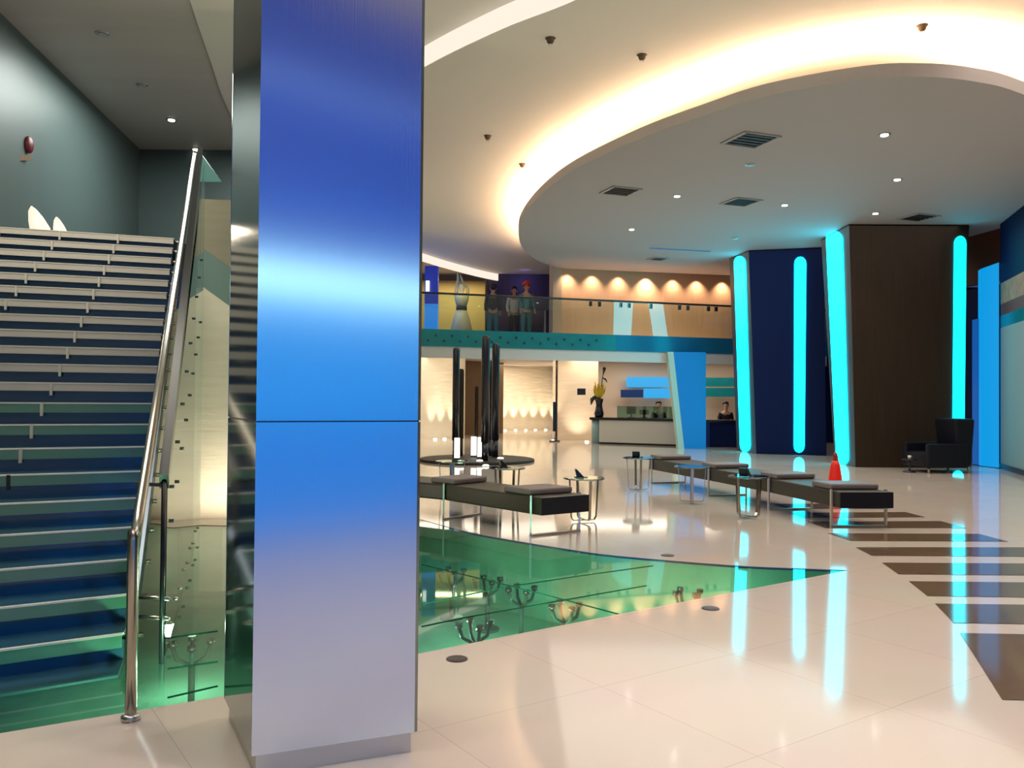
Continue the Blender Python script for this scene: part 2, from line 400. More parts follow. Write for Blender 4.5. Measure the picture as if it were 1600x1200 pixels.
# stone wall beside the stairs
wa, wb = Vector((-4.7, 9.95)), Vector((-1.25, 10.35))
wc = wa.lerp(wb, 0.275)
def wseg(a, b, za0, zb0, za1, zb1, m, nm):
    q = [Vector((a.x, a.y, za0)), Vector((b.x, b.y, zb0)), Vector((b.x, b.y, zb1)), Vector((a.x, a.y, za1))]
    return struct(MB().grow(q, 0.15, (-0.1, 1, 0)).build(nm, m))
shade_tone = stone_mat('shaded_stone', (0.27, 0.24, 0.17), 0.1); reflection_tone = mat('painted_reflection_band', (0.17, 0.25, 0.23), 0.25)  # shade and a reflection painted as wall colours
wseg(wc, wb, -0.45, -0.45, 2.80, 1.0, 'stone_l', 'wall_stone_stair')
wseg(wc, wb, 2.802, 1.002, 3.26, 1.5, reflection_tone, 'wall_stone_reflection')
wseg(wc, wb, 3.262, 1.502, 3.87, 3.87, shade_tone, 'wall_stone_top')
wseg(wa, wc, -0.45, -0.45, 1.9, 2.80, 'stone_l', 'wall_stone_low')

# ---- mezzanine at the back: fascia, glass band, rail
eL, eR = PD(560, 500, 22.7), PD(1290, 500, 26.9)
def edge(x): # point on the balcony edge seen at picture column x
    a = Vector((eL.x, eL.y, 0)); d = Vector((eR.x - eL.x, eR.y - eL.y, 0)); n = Vector((-d.y, d.x, 0))
    q = Ppl(x, 500, a, n); return Vector((q.x, q.y, 0))
e0, e1 = edge(560), edge(1290)
en = Vector((-(e1 - e0).y, (e1 - e0).x, 0)).normalized()
struct(MB().prism([e0, e1, e1 + en * 13, e0 + en * 13], 2.92, 3.36).build('floor_mezzanine', 'white'))
struct(MB().wall(e0 - en * 0.06, e1 - en * 0.06, 2.58, 2.91, 0.05).build('trim_4', mat('pale_fascia', (0.6, 0.6, 0.56), 0.5)))
m1 = edge(930)
bal = thing('balcony_balustrade', 'long glass balustrade with a dark top rail along the back balcony', 'balustrade', m1)
MB().wall(e0 - en * 0.10, edge(960) - en * 0.10, 2.9, 3.38, 0.03).build('teal_skirt', 'teal', bal)['label'] = 'teal glass skirt with dark fixings'
MB().wall(edge(960) - en * 0.10, e1 - en * 0.10, 2.9, 3.38, 0.03).build('blue_skirt', 'tealblue', bal)['label'] = 'blue tinted glass skirt'
MB().wall(e0 - en * 0.07, e1 - en * 0.07, 3.38, 4.36, 0.012).build('glass_panel', 'clear2', bal)
MB().tube([e0 - en * 0.07 + Vector((0, 0, 4.39)), e1 - en * 0.07 + Vector((0, 0, 4.39))], 0.03).build('top_rail', 'darksteel', bal)
for x in (922, 936, 969, 982, 1016, 1061, 1074, 1106, 1118):
    p = edge(x) - en * 0.03 + Vector((0, 0, 4.28)); MB().box(p, (0.09, 0.08, 0.14)).build('rail_bracket', 'darksteel', bal)
for i in range(22):
    x = 668 + i * 12.5; p = edge(x) - en * 0.115
    MB().ball(p + Vector((0, 0, 3.20 if i % 2 else 3.06)), 0.035, 6).build('bolt', 'darksteel', bal)

# upper tan wall
uw0, uw1 = PD(874, 420, 25.7), PD(1290, 432, 28.2)
struct(MB().wall(uw0, uw1, 3.36, 6.1, 0.15).build('wall_upper_tan', 'tanwall'))
struct(MB().wall(PD(864, 450, 25.5), PD(878, 450, 25.6), 3.36, 6.1, 0.3).build('wall_pier', mat('tan_pier', (0.55, 0.4, 0.29), 0.6)))
un = (Vector((uw1.x, uw1.y, 0)) - Vector((uw0.x, uw0.y, 0))).normalized(); unn = Vector((un.y, -un.x, 0))
for i, x in enumerate((886, 925, 966, 1009, 1051, 1088, 1128)):
    b = Ppl(x, 440, uw0, unn); b = Vector((b.x, b.y, 0)) + unn * 0.22
    spot('wall_wash_lamp', (b.x, b.y, 5.47), (b.x - unn.x * 0.2, b.y - unn.y * 0.2, 3.6), 110 if i != 3 else 230, (1.0, 0.68, 0.45), 100, 1.0, 0.03)
# interior of the mezzanine, left of the pier
struct(MB().wall((-6, 33), (-0.9, 33), 3.36, 6.1, 0.1).build('wall_mezzanine_tan', mat('ochre_wall', (0.5, 0.38, 0.17), 0.6)))
struct(MB().wall((-0.93, 31), (3.0, 31), 3.36, 6.1, 0.1).build('wall_mezzanine_dark', mat('dark_purple_wall', (0.03, 0.02, 0.06), 0.5)))
struct(MB().wall((-0.98, 31), (-0.98, 33), 3.36, 6.1, 0.05).build('wall_mezzanine_return', 'brown'))
area('mezzanine_cove_light', (-2.2, 31.9, 6.05), 2.4, 0.6, 75, (1.0, 0.82, 0.4))
spot('mezzanine_purple_light', (0.4, 29.6, 6.0), (0.4, 31.0, 5.3), 22, (0.35, 0.25, 1.0), 120, 1.0, 0.1)
spot('mannequin_light', (-1.6, 25.4, 6.0), (-1.65, 27.0, 4.4), 90, (1.0, 0.9, 0.6), 35, 0.8, 0.05)
area('mezzanine_blue_light', (-3.6, 26.5, 5.9), 0.8, 0.8, 60, (0.1, 0.3, 1.0))

# ---- undercroft walls below the mezzanine
pa, pb = P(600, 690), P(726, 683.5)
struct(MB().wall(pa, pb, 0, 2.95, 0.1).build('wall_uplit_left', 'stone_l'))
pc, pd_ = P(722, 680), P(786, 677)
struct(MB().wall(pc, pd_, 0, 2.95, 0.1).build('wall_recess_brown', 'brown'))
pe, pf = P(776, 672.5), P(872, 671)
struct(MB().wall(pe, pf, 0, 2.95, 0.1).build('wall_uplit_right', 'stone_l'))
pg, ph = P(871, 688), P(1010, 689)
ph = pg + (ph - pg) * 1.0
struct(MB().wall(pg, PD(934, 688, 29.3), 0, 2.95, 0.15).build('wall_reception_stone', 'stone'))
struct(MB().wall(PD(900, 600, 30.5), PD(1330, 600, 31.5), 0, 2.95, 0.15).build('wall_reception_back', mat('reception_wall', (0.55, 0.44, 0.34), 0.6)))
struct(MB().wall(PD(868, 600, 29.1), PD(871, 600, 38.6), 0, 2.95, 0.1).build('wall_reception_side', 'stone'))
# floor uplights
upx = [(670, 687.3), (684.5, 685.6), (701.5, 684.6)] + [(784, 672.7), (800, 672.4), (816, 671.8), (831, 671.2), (847, 670.6), (862, 670.2)] + [(864.5, 688.2), (917, 690)]
first = None
for i, (x, y) in enumerate(upx):
    p = P(x, y + 0.8)
    if i < 9:
        u0, u1 = (pa, pb) if i < 3 else (pe, pf)
        nn_ = Vector((-(u1 - u0).y, (u1 - u0).x, 0)).normalized(); nn_ = -nn_ if nn_.y > 0 else nn_
        p = Ppl(x, y, u0, nn_); p = Vector((p.x, p.y, 0)) + nn_ * 0.3
    if first is None:
        first = thing('floor_uplight', '', 'uplight', p, 0, 'recessed uplights along the back stone walls')
        MB().lathe([(0.085, 0.0), (0.085, 0.012), (0.07, 0.016)]).build('trim_ring', 'satin', first, world=False)
        MB().lathe([(0.066, 0.016), (0.066, 0.03), (0.03, 0.04)]).build('lens', 'uplamp', first, world=False)
        o = first
    else: o = dup(first, p)
    o['label'] = ['floor uplight nearest the steel column, at the foot of the stone wall', 'second floor uplight from the steel column along the stone wall',
                  'third floor uplight from the steel column, just left of the poles', 'leftmost floor uplight of the rear row, beside the black poles',
                  'second floor uplight of the rear row from the black poles', 'third floor uplight of the rear row from the black poles',
                  'fourth floor uplight of the rear row from the black poles', 'fifth floor uplight of the rear row, left of the thin stand',
                  'last floor uplight of the rear row, behind the thin stand', 'lit floor uplight at the foot of the thin black stand',
                  'lit floor uplight beside the pale rounded end of the reception desk'][i]
    wallp = p + Vector((0, 0.35, 0))
    spot('uplight_beam', (p.x, p.y + 0.02, 0.06), (p.x, p.y + 0.40, 2.6), 210, (1.0, 0.83, 0.62), 46, 1.0, 0.03)
spot('uplight_beam', tuple(P(905, 690) + Vector((0, 0, 0.06))), tuple(P(905, 686) + Vector((0, 0.3, 2.2))), 60, WARM, 80, 1.0, 0.05)

# ================================================================== FRONT COLUMN
hb = 0.09
A0 = P(393, 1182, hb); B0 = P(652, 1143, hb); C0 = P(350, 1090, hb); D0_ = C0 + (B0 - A0)
A0, B0, C0, D0_ = [Vector((p.x, p.y, 0)) for p in (A0, B0, C0, D0_)]
colm = thing('clad_column', 'tall square brushed steel column standing in the foreground', 'column', (A0 + B0 + C0 + D0_) / 4)
def shrink(s):
    c = (A0 + B0 + C0 + D0_) / 4
    return [c + (p - c) * s for p in (A0, B0, D0_, C0)]
MB().prism(shrink(0.94), 0.0, hb + 0.01).build('plinth', 'satin', colm)
inn = shrink(0.985); MB().prism(inn, hb, 6.39).build('core', 'darksteel', colm)
fn = Vector(((B0 - A0).y, -(B0 - A0).x, 0)).normalized()
sn = Vector(((A0 - C0).y, -(A0 - C0).x, 0)).normalized()
def clad(a, b, z0, z1, nm, m):
    d = (b - a).normalized(); nrm = Vector((d.y, -d.x, 0))
    q = [a, b, b - nrm * 0.012, a - nrm * 0.012]
    return MB().hexa([Vector((p.x, p.y, z0)) for p in q], [Vector((p.x, p.y, z1)) for p in q]).build(nm, m, colm)
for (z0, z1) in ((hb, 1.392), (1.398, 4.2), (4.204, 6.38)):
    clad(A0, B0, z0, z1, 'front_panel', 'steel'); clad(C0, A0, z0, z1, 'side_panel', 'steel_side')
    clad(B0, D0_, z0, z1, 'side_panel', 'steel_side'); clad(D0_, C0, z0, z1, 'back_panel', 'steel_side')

# luminous blue wall on the other side of the hall, facing the column
lw = thing('luminous_wall', 'tall blue luminous screen wall behind the viewer', 'light wall', (2.7, -1.8, 0))
LWX0, LWX1, LWY = 0.7, 4.7, -1.8
def lwp(z0, z1, nm, c, s): MB().box(((LWX0 + LWX1) / 2, LWY, (z0 + z1) / 2), (LWX1 - LWX0, 0.06, z1 - z0)).build(nm, emis(nm + '_light', c, s), lw)
lwp(0.0, 1.2, 'lower_screen', (0.0, 0.27, 1.0), 1.0)
lwp(1.21, 2.63, 'middle_screen', (0.0, 0.33, 1.0), 1.15)
lwp(2.64, 2.90, 'bright_slot', (0.45, 0.85, 1.0), 4.0)
lwp(2.91, 3.8, 'upper_screen', (0.0, 0.10, 0.75), 0.9)
lwp(3.81, 4.89, 'high_screen', (0.0, 0.09, 0.65), 0.85)
lwp(4.90, 4.96, 'thin_slot', (0.3, 0.5, 1.0), 2.0)
lwp(4.97, 6.3, 'top_screen', (0.0, 0.06, 0.5), 0.75)

# ================================================================== STAIRS
NST = 21; RISE = 0.158
run = Vector((-0.339, 0.941, 0)).normalized()
S0 = Vector((-2.07, 4.42, 0)); S1 = Vector((-3.88, 9.46, 0)); stp = (S1 - S0) / 20
stair = thing('staircase', 'wide staircase with navy glass risers and pale-edged treads rising on the left', 'staircase', S0)
def nose_dir(k):
    a = R(34 - 15 * min(1, k / 11.0)); return Vector((-math.cos(a), -math.sin(a), 0))
joint_w = [0.92 - 0.0155 * k for k in range(22)]
def step_pt(k, s, back=0.0): return S0 + stp * (k + back) + nose_dir(k) * s
for k in range(0, NST + 1):
    z = RISE * (k + 1) - RISE; Lg = 3.3 - 0.05 * k
    if k == 0:
        pass
    # tread k at height z (k=0 is a low glass plinth at the floor)
    a = step_pt(k, 0); b = step_pt(k, Lg); nxt = min(k + 1, NST)
    c = S0 + stp * (k + 1) + nose_dir(nxt) * Lg; d = S0 + stp * (k + 1)
    back_v = stp.normalized() * 0.03
    z1 = z + 0.012 if k == 0 else z; z0 = z1 - (0.012 if k == 0 else 0.062)
    tm = MB(); tm.hexa([Vector((p.x, p.y, z1 - 0.012)) for p in (a, b, c + back_v, d + back_v)], [Vector((p.x, p.y, z1)) for p in (a, b, c + back_v, d + back_v)])
    tr = tm.build('tread', 'treadtop', stair)
    if k > 0:
        # front edges per pane, green on lower steps and pale above, gapped at joints
        x = 0.0; i = 0
        while x < Lg - 0.05:
            x2 = min(x + joint_w[k], Lg); fd = stp.normalized()
            p0 = step_pt(k, x + 0.006); p1 = step_pt(k, x2 - 0.006)
            q = [p0 - fd * 0.012, p1 - fd * 0.012, p1 + fd * 0.01, p0 + fd * 0.01]
            MB().hexa([Vector((p.x, p.y, z - (0.062 if k >= 10 else 0.072))) for p in q], [Vector((p.x, p.y, z - 0.004)) for p in q]).build('front_edge', 'tread' if k >= 10 else 'tread_g', tr)
            if x2 < Lg - 0.05:
                e = step_pt(k, x2) - fd * 0.018
                MB().bar(e + Vector((0, 0, z - RISE * 0.62)), e + Vector((0, 0, z + 0.004)), 0.02, 0.012).build('pane_clip', 'nosing' if k >= 7 else 'darksteel', tr)
            x = x2; i += 1
        q = [step_pt(k, 0) - stp.normalized() * 0.016, step_pt(k, Lg) - stp.normalized() * 0.016, step_pt(k, Lg) + stp.normalized() * 0.012, step_pt(k, 0) + stp.normalized() * 0.012]
        MB().hexa([Vector((p.x, p.y, z - 0.004)) for p in q], [Vector((p.x, p.y, z + 0.006)) for p in q]).build('nosing', 'nosing', tr)
        # riser below this tread
        q = [step_pt(k, 0) + stp.normalized() * 0.03, step_pt(k, Lg) + stp.normalized() * 0.03, step_pt(k, Lg) + stp.normalized() * 0.05, step_pt(k, 0) + stp.normalized() * 0.05]
        MB().hexa([Vector((p.x, p.y, z - RISE)) for p in q], [Vector((p.x, p.y, z - 0.012)) for p in q]).build('riser', 'riser', stair)
        e = step_pt(k, -0.05) + Vector((0, 0, z - 0.03)) + stp * 0.15
        MB().tube([e + nose_dir(k) * 0.06, e - nose_dir(k) * 0.05], 0.014, 8).build('fitting', 'chrome', stair)
# stringer plate beside the right ends
off = Vector((stp.y, -stp.x, 0)).normalized()
sa = S0 + off * 0.05 - stp * 0.3; sb = S1 + off * 0.05
MB().hexa([sa + Vector((0, 0, 0.0)), sa + off * 0.02, sb + off * 0.02 + Vector((0, 0, 2.75)), sb + Vector((0, 0, 2.75))],
          [sa + Vector((0, 0, 0.17)), sa + off * 0.02 + Vector((0, 0, 0.17)), sb + off * 0.02 + Vector((0, 0, 3.0)), sb + Vector((0, 0, 3.0))]).build('stringer', mat('blue_grey_steel', (0.16, 0.2, 0.25), 0.3, 0.7), stair)
# handrail
N0 = P(204, 1125); top = N0 + Vector((0, 0, 0.83)); T1 = PD(305, 240, 9.3)
hr = thing('handrail', 'polished steel handrail with a newel post climbing the right side of the stairs', 'handrail', N0)
T0 = PD(212, 838, 4.0)
MB().tube([N0, top, N0 + Vector((0, 0, 0.86)) + (T0 - N0) * 0.3 * 0, T0 + Vector((0, 0, 0.0)), T0 + (T1 - T0) * 0.03, T1], 0.026, 14).build('rail', 'chrome', hr)
MB().lathe([(0.042, 0), (0.042, 0.02), (0.03, 0.03)], N0).build('floor_flange', 'satin', hr)
MB().ball(T1, 0.03).build('end_cap', 'chrome', hr)
# dark rail and post on the far side
Q0 = P(252, 1037); Q1 = Q0 + Vector((0, 0, PD(252, 752, Q0.y).z)); Q2 = PD(313, 236, 9.35)
dr = thing('dark_rail', 'thin black rail and post just right of the steel handrail', 'rail', Q0)
MB().tube([Q0, Q1], 0.014, 10).build('post', 'black', dr)
MB().bar(Q1, Q2, 0.05, 0.10).build('sloping_bar', 'black', dr)
MB().bar(Q1 + Vector((0, 0, -0.02)), Q1 + Vector((-0.18, 0.05, -0.02)), 0.02, 0.02).build('bracket', 'chrome', dr)
for t in (0.12, 0.22): 
    z = 0.25 if t < 0.2 else 0.36
    MB().tube([Q0 + Vector((-0.16, 0.03, z)), Q0 + Vector((0.04, 0, z))], 0.012, 8).build('crossbar', 'chrome', dr)

# glass screen beside the stairs, fixed with bolts
g0 = S0 + off * 0.20 + stp * 1.2; g1 = Vector((-3.50, 9.35, 0))
gs = thing('glass_screen', 'tall bolted glass screen beside the right side of the stairs', 'glass screen', (g0 + g1) / 2)
MB().hexa([g0, g0 + off * 0.015, g1 + off * 0.015, g1], [g0 + Vector((0, 0, 0.95)), g0 + off * 0.015 + Vector((0, 0, 0.95)), g1 + off * 0.015 + Vector((0, 0, 4.1)), g1 + Vector((0, 0, 4.1))]).build('glass_panel', 'clear', gs)
for i in range(9):
    t = (i + 0.7) / 10.0; p = g0.lerp(g1, t); zt = 0.95 + 3.1 * t
    for z in (0.10 + (0.04 if i % 2 else 0), zt * 0.62, zt * 0.8):
        MB().tube([p + Vector((0, 0, z)) - off * 0.015, p + Vector((0, 0, z)) + off * 0.03], 0.011, 8).build('bolt', 'darksteel' if z > 0.3 else 'chrome', gs)
# teal corner pane above the stone wall
struct(MB().grow([PD(312, 284, 9.9), PD(346, 284, 9.9), PD(314, 240, 9.9)], 0.02, (0, 1, 0)).build('wall_glass_upstand', mat('teal_pane', (0.1, 0.25, 0.24), 0.2)))
area('stone_wall_uplight', (-3.0, 9.6, 0.05), 1.6, 0.12, 26, (1.0, 0.9, 0.72), (R(180 - 12), 0, 0))
# glowing horn bodies built in place of light pools on the left wall
lwn = Vector((dl.y, -dl.x))  # toward the room
if lwn.x < 0: lwn = -lwn
for i, (xb, xt, yt, wd0) in enumerate(((66, 49, 322, 0.115), (97, 88, 339, 0.085))):
    b = PD(xb, 388, 10.4); b = Vector((b.x, b.y, 3.30)); tp = PD(xt, yt, 10.4); hh = tp.z - 3.30; dx = tp.x - b.x
    u = thing('light_pool_horn', '%s glowing cream horn shape standing in for a light pool at the head of the stairs' % ('taller left' if i == 0 else 'shorter right'), 'lamp', b, 0, 'light pool stand-ins at the head of the stairs')
    MB().lathe([(0.1, 0), (0.1, 0.02), (0.06, 0.03)], b).build('base', 'satin', u)
    MB().tube([b + Vector((dx * f, 0, hh * g)) for f, g in ((0.0, 0.03), (0.02, 0.2), (0.2, 0.45), (0.6, 0.7), (0.9, 0.9), (1.0, 1.0))], [wd0 * 0.8, wd0, wd0 * 1.0, wd0 * 0.75, wd0 * 0.42, 0.008], 16).build('shade', 'horn', u)
    point('light_pool_horn_glow', (b.x + 0.0, b.y - 0.2, b.z + hh * 0.8), 5, (1.0, 0.8, 0.6), 0.05)
# red alarm on the left wall with a brown bracket
q = Ppl(42, 226, (wl[0][0], wl[0][1], 0), Vector((lwn.x, lwn.y, 0)))
al = thing('wall_alarm', 'dark red oval alarm on the dark wall above the head of the stairs', 'alarm', q)
MB().ball(q + Vector((lwn.x, lwn.y, 0)) * 0.05, 0.1, 10, (1, 1, 1)).build('bell', 'redwall', al).scale = (0.5, 0.9, 1.2)
MB().bar(q + Vector((0.05, 0, -0.18)), q + Vector((-0.05, -0.55, -0.36)), 0.04, 0.07).build('bracket', 'brown', al)

# ================================================================== LIT COLUMNS ON THE RIGHT
def rounded_strip(bl, br, tl, tr, nrm, th, m, parent, nm='light_strip'):
    # quad corners in 3D; ends rounded
    def at(u, v): return (bl * (1 - u) + br * u) * (1 - v) + (tl * (1 - u) + tr * u) * v
    wd = (br - bl).length; ln = (tl - bl).length; k = 0.035
    pts = []
    for i in range(9): a = math.pi * (1 + i / 8.0); pts.append((0.5 + 0.5 * math.cos(a), k * (1 + math.sin(a))))
    for i in range(9): a = math.pi * i / 8.0; pts.append((0.5 + 0.5 * math.cos(a), 1 - k * (1 - math.sin(a))))
    P3 = [at(u, v) for u, v in pts]
    return MB().hexa(P3, [p + nrm * th for p in P3]).build(nm, m, parent)
def lit_column(bot, topc, strips, body_m, side_m, label):
    topc = [b + (t_ - b) * (5.499 / t_.z) for b, t_ in zip(bot, topc)]
    cB = sum(bot, Vector()) / len(bot)
    t = thing('lit_column', label, 'column', Vector((cB.x, cB.y, 0)), 0, 'tapered columns with cyan light strips')
    MB().hexa(bot, topc).build('body', body_m, t, bevel=0.02)
    L, N_, Rt, Bk = 0, 1, 2, 3
    # left face cladding (paler)
    nl = (topc[0] - bot[0]).cross(bot[1] - bot[0]).normalized()
    if nl.dot(Vector((0, 0, EYE)) - bot[1]) < 0: nl = -nl
    MB().hexa([bot[0], bot[1], topc[1], topc[0]], [p + nl * 0.012 for p in (bot[0], bot[1], topc[1], topc[0])]).build('side_cladding', side_m, t)
    for face, (b0, b1, t0, t1), (zb, zt) in strips:
        p, q = (bot[0], bot[1]) if face == 'L' else (bot[1], bot[2])
        pt, qt = (topc[0], topc[1]) if face == 'L' else (topc[1], topc[2])
        n_ = (q - p).cross(pt - p).normalized()
        if n_.dot(Vector((0, 0, EYE)) - p) < 0: n_ = -n_
        c = [Ppl(x, y, q if face == 'L' else p, n_) for x, y in ((b0, zb), (b1, zb), (t0, zt), (t1, zt))]
        rounded_strip(c[0] + n_ * 0.014, c[1] + n_ * 0.014, c[2] + n_ * 0.014, c[3] + n_ * 0.014, n_, 0.02, M['cyan'], t)
    return t
grey_side = mat('grey_blue_cladding', (0.05, 0.07, 0.08), 0.4)
def gpt(px, py): return P(px, py, 0)
bN, bL, bR = P(1337, 730), P(1305, 723), P(1492, 731.5)
tN, tL, tR = P(1327, 350, 5.5), P(1283, 361, 5.5), P(1514, 371, 5.5)
tR = Ppl(1514, 371, bN, (bR - bN).cross(tN - bN).normalized()); tL = Ppl(1283, 361, bN, (bL - bN).cross(tN - bN).normalized())
bB, tB = bL + (bR - bN), tL + (tR - tN)
lit_column([bL, bN, bR, bB], [tL, tN, tR, tB],
           [('L', (1309, 1328, 1292, 1318), (727, 361)), ('R', (1487, 1505, 1490, 1509), (728, 369))], M['wood'], grey_side,
           'large dark walnut tapered column with cyan light strips, nearest the right')
bN, bL, bR = P(1182, 709), P(1152, 704), P(1292, 712)
tN, tL, tR = P(1170, 391, 5.5), P(1140, 398, 5.5), P(1288, 397, 5.5)
tR = Ppl(1288, 397, bN, (bR - bN).cross(tN - bN).normalized()); tL = Ppl(1140, 398, bN, (bL - bN).cross(tN - bN).normalized())
bB, tB = bL + (bR - bN), tL + (tR - tN)
lit_column([bL, bN, bR, bB], [tL, tN, tR, tB],
           [('L', (1158, 1174, 1148, 1166), (706, 400)), ('R', (1240, 1257, 1241, 1260), (707, 401))], M['navy'], grey_side,  # blue light from the strips is put into the body colour
           'blue-lit tapered column with cyan light strips standing left of the walnut one')
# floor-level glow of the strips comes from the strips themselves

# ================================================================== RIGHT SIDE
w0, w1 = P(1563, 731.5), P(1600, 743)
wd_ = (w1 - w0).normalized(); wn_ = Vector((wd_.y, -wd_.x, 0))
if wn_.x > 0: wn_ = -wn_
wfar = w0 - wd_ * 0.0; wnear = w0 + wd_ * 6.5
def rwall(z0, z1, m, nm, th=0.1, a=wfar, b=wnear, o=0.0):
    aa = a + wn_ * o; bb = b + wn_ * o
    q = [aa, bb, bb - wn_ * th, aa - wn_ * th]
    return struct(MB().hexa([Vector((p.x, p.y, z0)) for p in q], [Vector((p.x, p.y, z1)) for p in q]).build(nm, m))
rwall(0.0, 3.15, 'coolwhite', 'wall_right', 0.3)
rwall(0.0, 0.11, 'black', 'baseboard_right', 0.02, o=0.022)
rwall(3.15, 3.42, 'teal', 'trim_5', 0.3)
rwall(3.42, 3.68, 'brownwall', 'trim_6', 0.3)
rwall(3.68, 4.15, 'wicker', 'wall_right_upper', 0.3)
rwall(4.15, 6.1, 'navy', 'wall_right_top', 0.3)
struct(MB().wall(wnear, (18, wnear.y - 1), 0, 6.1, 0.1).build('wall_right_return', 'white'))
struct(MB().wall((18, 11), (18, -4), 0, 6.4, 0.1).build('wall_right_near', 'white'))
# brown wall and dark blue wall behind
struct(MB().wall(PD(1505, 500, 20.4), PD(1572, 500, 19.0), 4.3, 6.1, 0.1).build('wall_red_brown', 'brownwall'))
struct(MB().wall(PD(1500, 500, 21.2), PD(1590, 500, 19.3), 0, 4.3, 0.1).build('wall_navy', 'navy'))
struct(MB().wall(PD(1250, 500, 29.2), PD(1600, 500, 29.2), 0, 5.5, 0.1).build('wall_right_back', 'navy'))
# blue luminous pier
bp0, bp1 = PD(1533, 730, 19.1), PD(1561, 730, 18.6); bz = 0
pier = thing('luminous_pier', 'blue luminous pier against the pale wall at the far right', 'light pier', Vector(((bp0.x + bp1.x) / 2, (bp0.y + bp1.y) / 2, 0)))
zt0 = PD(1533, 420, 19.1).z; zt1 = PD(1561, 410, 18.6).z
q = [Vector((bp0.x, bp0.y, 0)), Vector((bp1.x, bp1.y, 0)), Vector((bp1.x + .1, bp1.y + 0.3, 0)), Vector((bp0.x + .1, bp0.y + 0.3, 0))]
MB().hexa([p + Vector((0, 0, 0.02)) for p in q], [q[0] + Vector((0, 0, zt0)), q[1] + Vector((0, 0, zt1)), q[2] + Vector((0, 0, zt1)), q[3] + Vector((0, 0, zt0))]).build('front_panel', 'blue', pier)
s0, s1 = PD(1519, 730, 19.7), PD(1533, 730, 19.2)
MB().wall(s0, s1, 0.02, PD(1520, 500, 19.7).z, 0.06).build('side_panel', 'bluedim', pier)
point('red_glow', (11.6, 14.5, 5.2), 12, (1.0, 0.12, 0.12), 0.1)

# ================================================================== RECEPTION
# slanted blue pillar
pl = thing('slanted_pillar', 'blue inverted tapered pillar with a pale slanted edge right of the reception desk', 'pillar', PD(1085, 700, 25.6) * Vector((1, 1, 0)) if False else Vector((PD(1085, 700, 25.6).x, 25.6, 0)))
yD = 25.0
def q4(pts, D): return [PD(x, y, D) for x, y in pts]
zz = lambda v: Vector((v.x, v.y, max(v.z, 0.0)))
f = q4([(1069, 700), (1103, 700), (1103, 553), (1052, 553)], yD); f = [zz(p) for p in f]; f[0].z = f[1].z = 0; f[2].z = f[3].z = 2.9
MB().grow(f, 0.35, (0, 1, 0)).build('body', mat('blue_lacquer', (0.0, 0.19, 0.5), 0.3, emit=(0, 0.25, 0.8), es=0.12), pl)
f2 = q4([(1060, 700), (1069, 700), (1052, 553), (1043, 553)], yD); f2[0].z = f2[1].z = 0; f2[2].z = f2[3].z = 2.9
MB().grow([p + Vector((0, -0.02, 0)) for p in f2], 0.35, (0, 1, 0)).build('slanted_edge', mat('pale_green_edge', (0.42, 0.6, 0.52), 0.5), pl)
# desk
dk0, dk1 = P(936, 693.5), P(1059, 697.5); dkd = (dk1 - dk0).normalized(); dkn = Vector((-dkd.y, dkd.x, 0))
desk = thing('reception_desk', 'long white reception desk with a black counter top', 'desk', (dk0 + dk1) / 2)
MB().wall(dk0, dk1, 0.06, 0.78, 0.7).build('front', 'desk', desk)
MB().wall(dk0 + dkn * 0.05 , dk1 + dkn * 0.05, 0.0, 0.06, 0.6).build('toe_kick', 'black', desk)
MB().wall(dk0 - dkd * 0.32 - dkn * 0.04, dk1 - dkn * 0.04, 0.78, 0.86, 0.78).build('counter_top', 'black', desk)
MB().lathe([(0.17, 0), (0.17, 0.78)], dk0 - dkd * 0.15 + dkn * 0.2, 24).build('rounded_end', mat('grey_teal_end', (0.2, 0.32, 0.33), 0.4), desk)
g_a = dk0 + dkd * 0.45 + dkn * 0.5; g_b = dk1 + dkn * 0.5
MB().wall(g_a, g_b, 0.86, 1.24, 0.02).build('glass_screen', 'tealglassdesk', desk)
# right desk, behind the pillar
r0, r1 = P(1094, 700), P(1150, 701); 
d2 = thing('reception_desk', 'dark blue reception desk between the blue pillar and the navy column', 'desk', (r0 + r1) / 2)
MB().wall(r0 + Vector((0.25, 0.65, 0)), r1 + Vector((0.6, 0.65, 0)), 0, 0.76, 0.6).build('front', 'navy', d2)
MB().wall(r0 + Vector((-0.1, 0.6, 0)), r1 + Vector((0.6, 0.6, 0)), 0.76, 0.84, 0.7).build('counter_top', 'black', d2)
MB().wall(r0 + Vector((0.3, 0.55, 0)), r0 + Vector((0.42, 0.55, 0)), 0, 0.76, 0.1).build('edge_post', mat('deep_blue', (0, 0.005, 0.15), 0.4), d2)
# wall panels behind the desk
def panel(x0, y0, x1, y1, D, m, label, cat='panel', nm='wall_panel', th=0.06):
    a, b, c, d = [PD(x, y, D) for x, y in ((x0, y1), (x1, y1), (x1, y0), (x0, y0))]
    return tag(MB().grow([a, b, c, d], th, (0, 1, 0)).build(nm, m, None), label, cat)
panel(979, 589, 1046, 605, 30.3, 'sign1', 'long bright blue panel high on the wall behind the reception desk')
panel(970, 609, 1005, 621, 30.25, 'sign2', 'dark navy panel on the reception wall, left of the lower bright one')
panel(1006, 607, 1052, 622, 30.3, 'sign1', 'lower bright blue panel on the reception wall beside the slanted pillar')
panel(902, 607, 915, 617, 28.6, 'black', 'small black square plaque on the lit stone wall', 'plaque', 'wall_plaque')
panel(1103, 590, 1150, 604, 30.4, 'teal', 'upper teal panel on the wall right of the blue pillar')
panel(1103, 606, 1150, 620, 30.35, 'teal', 'lower teal panel on the wall right of the blue pillar')
area('reception_niche_light', (8.0, 29.9, 2.88), 2.0, 0.6, 15, WARM)

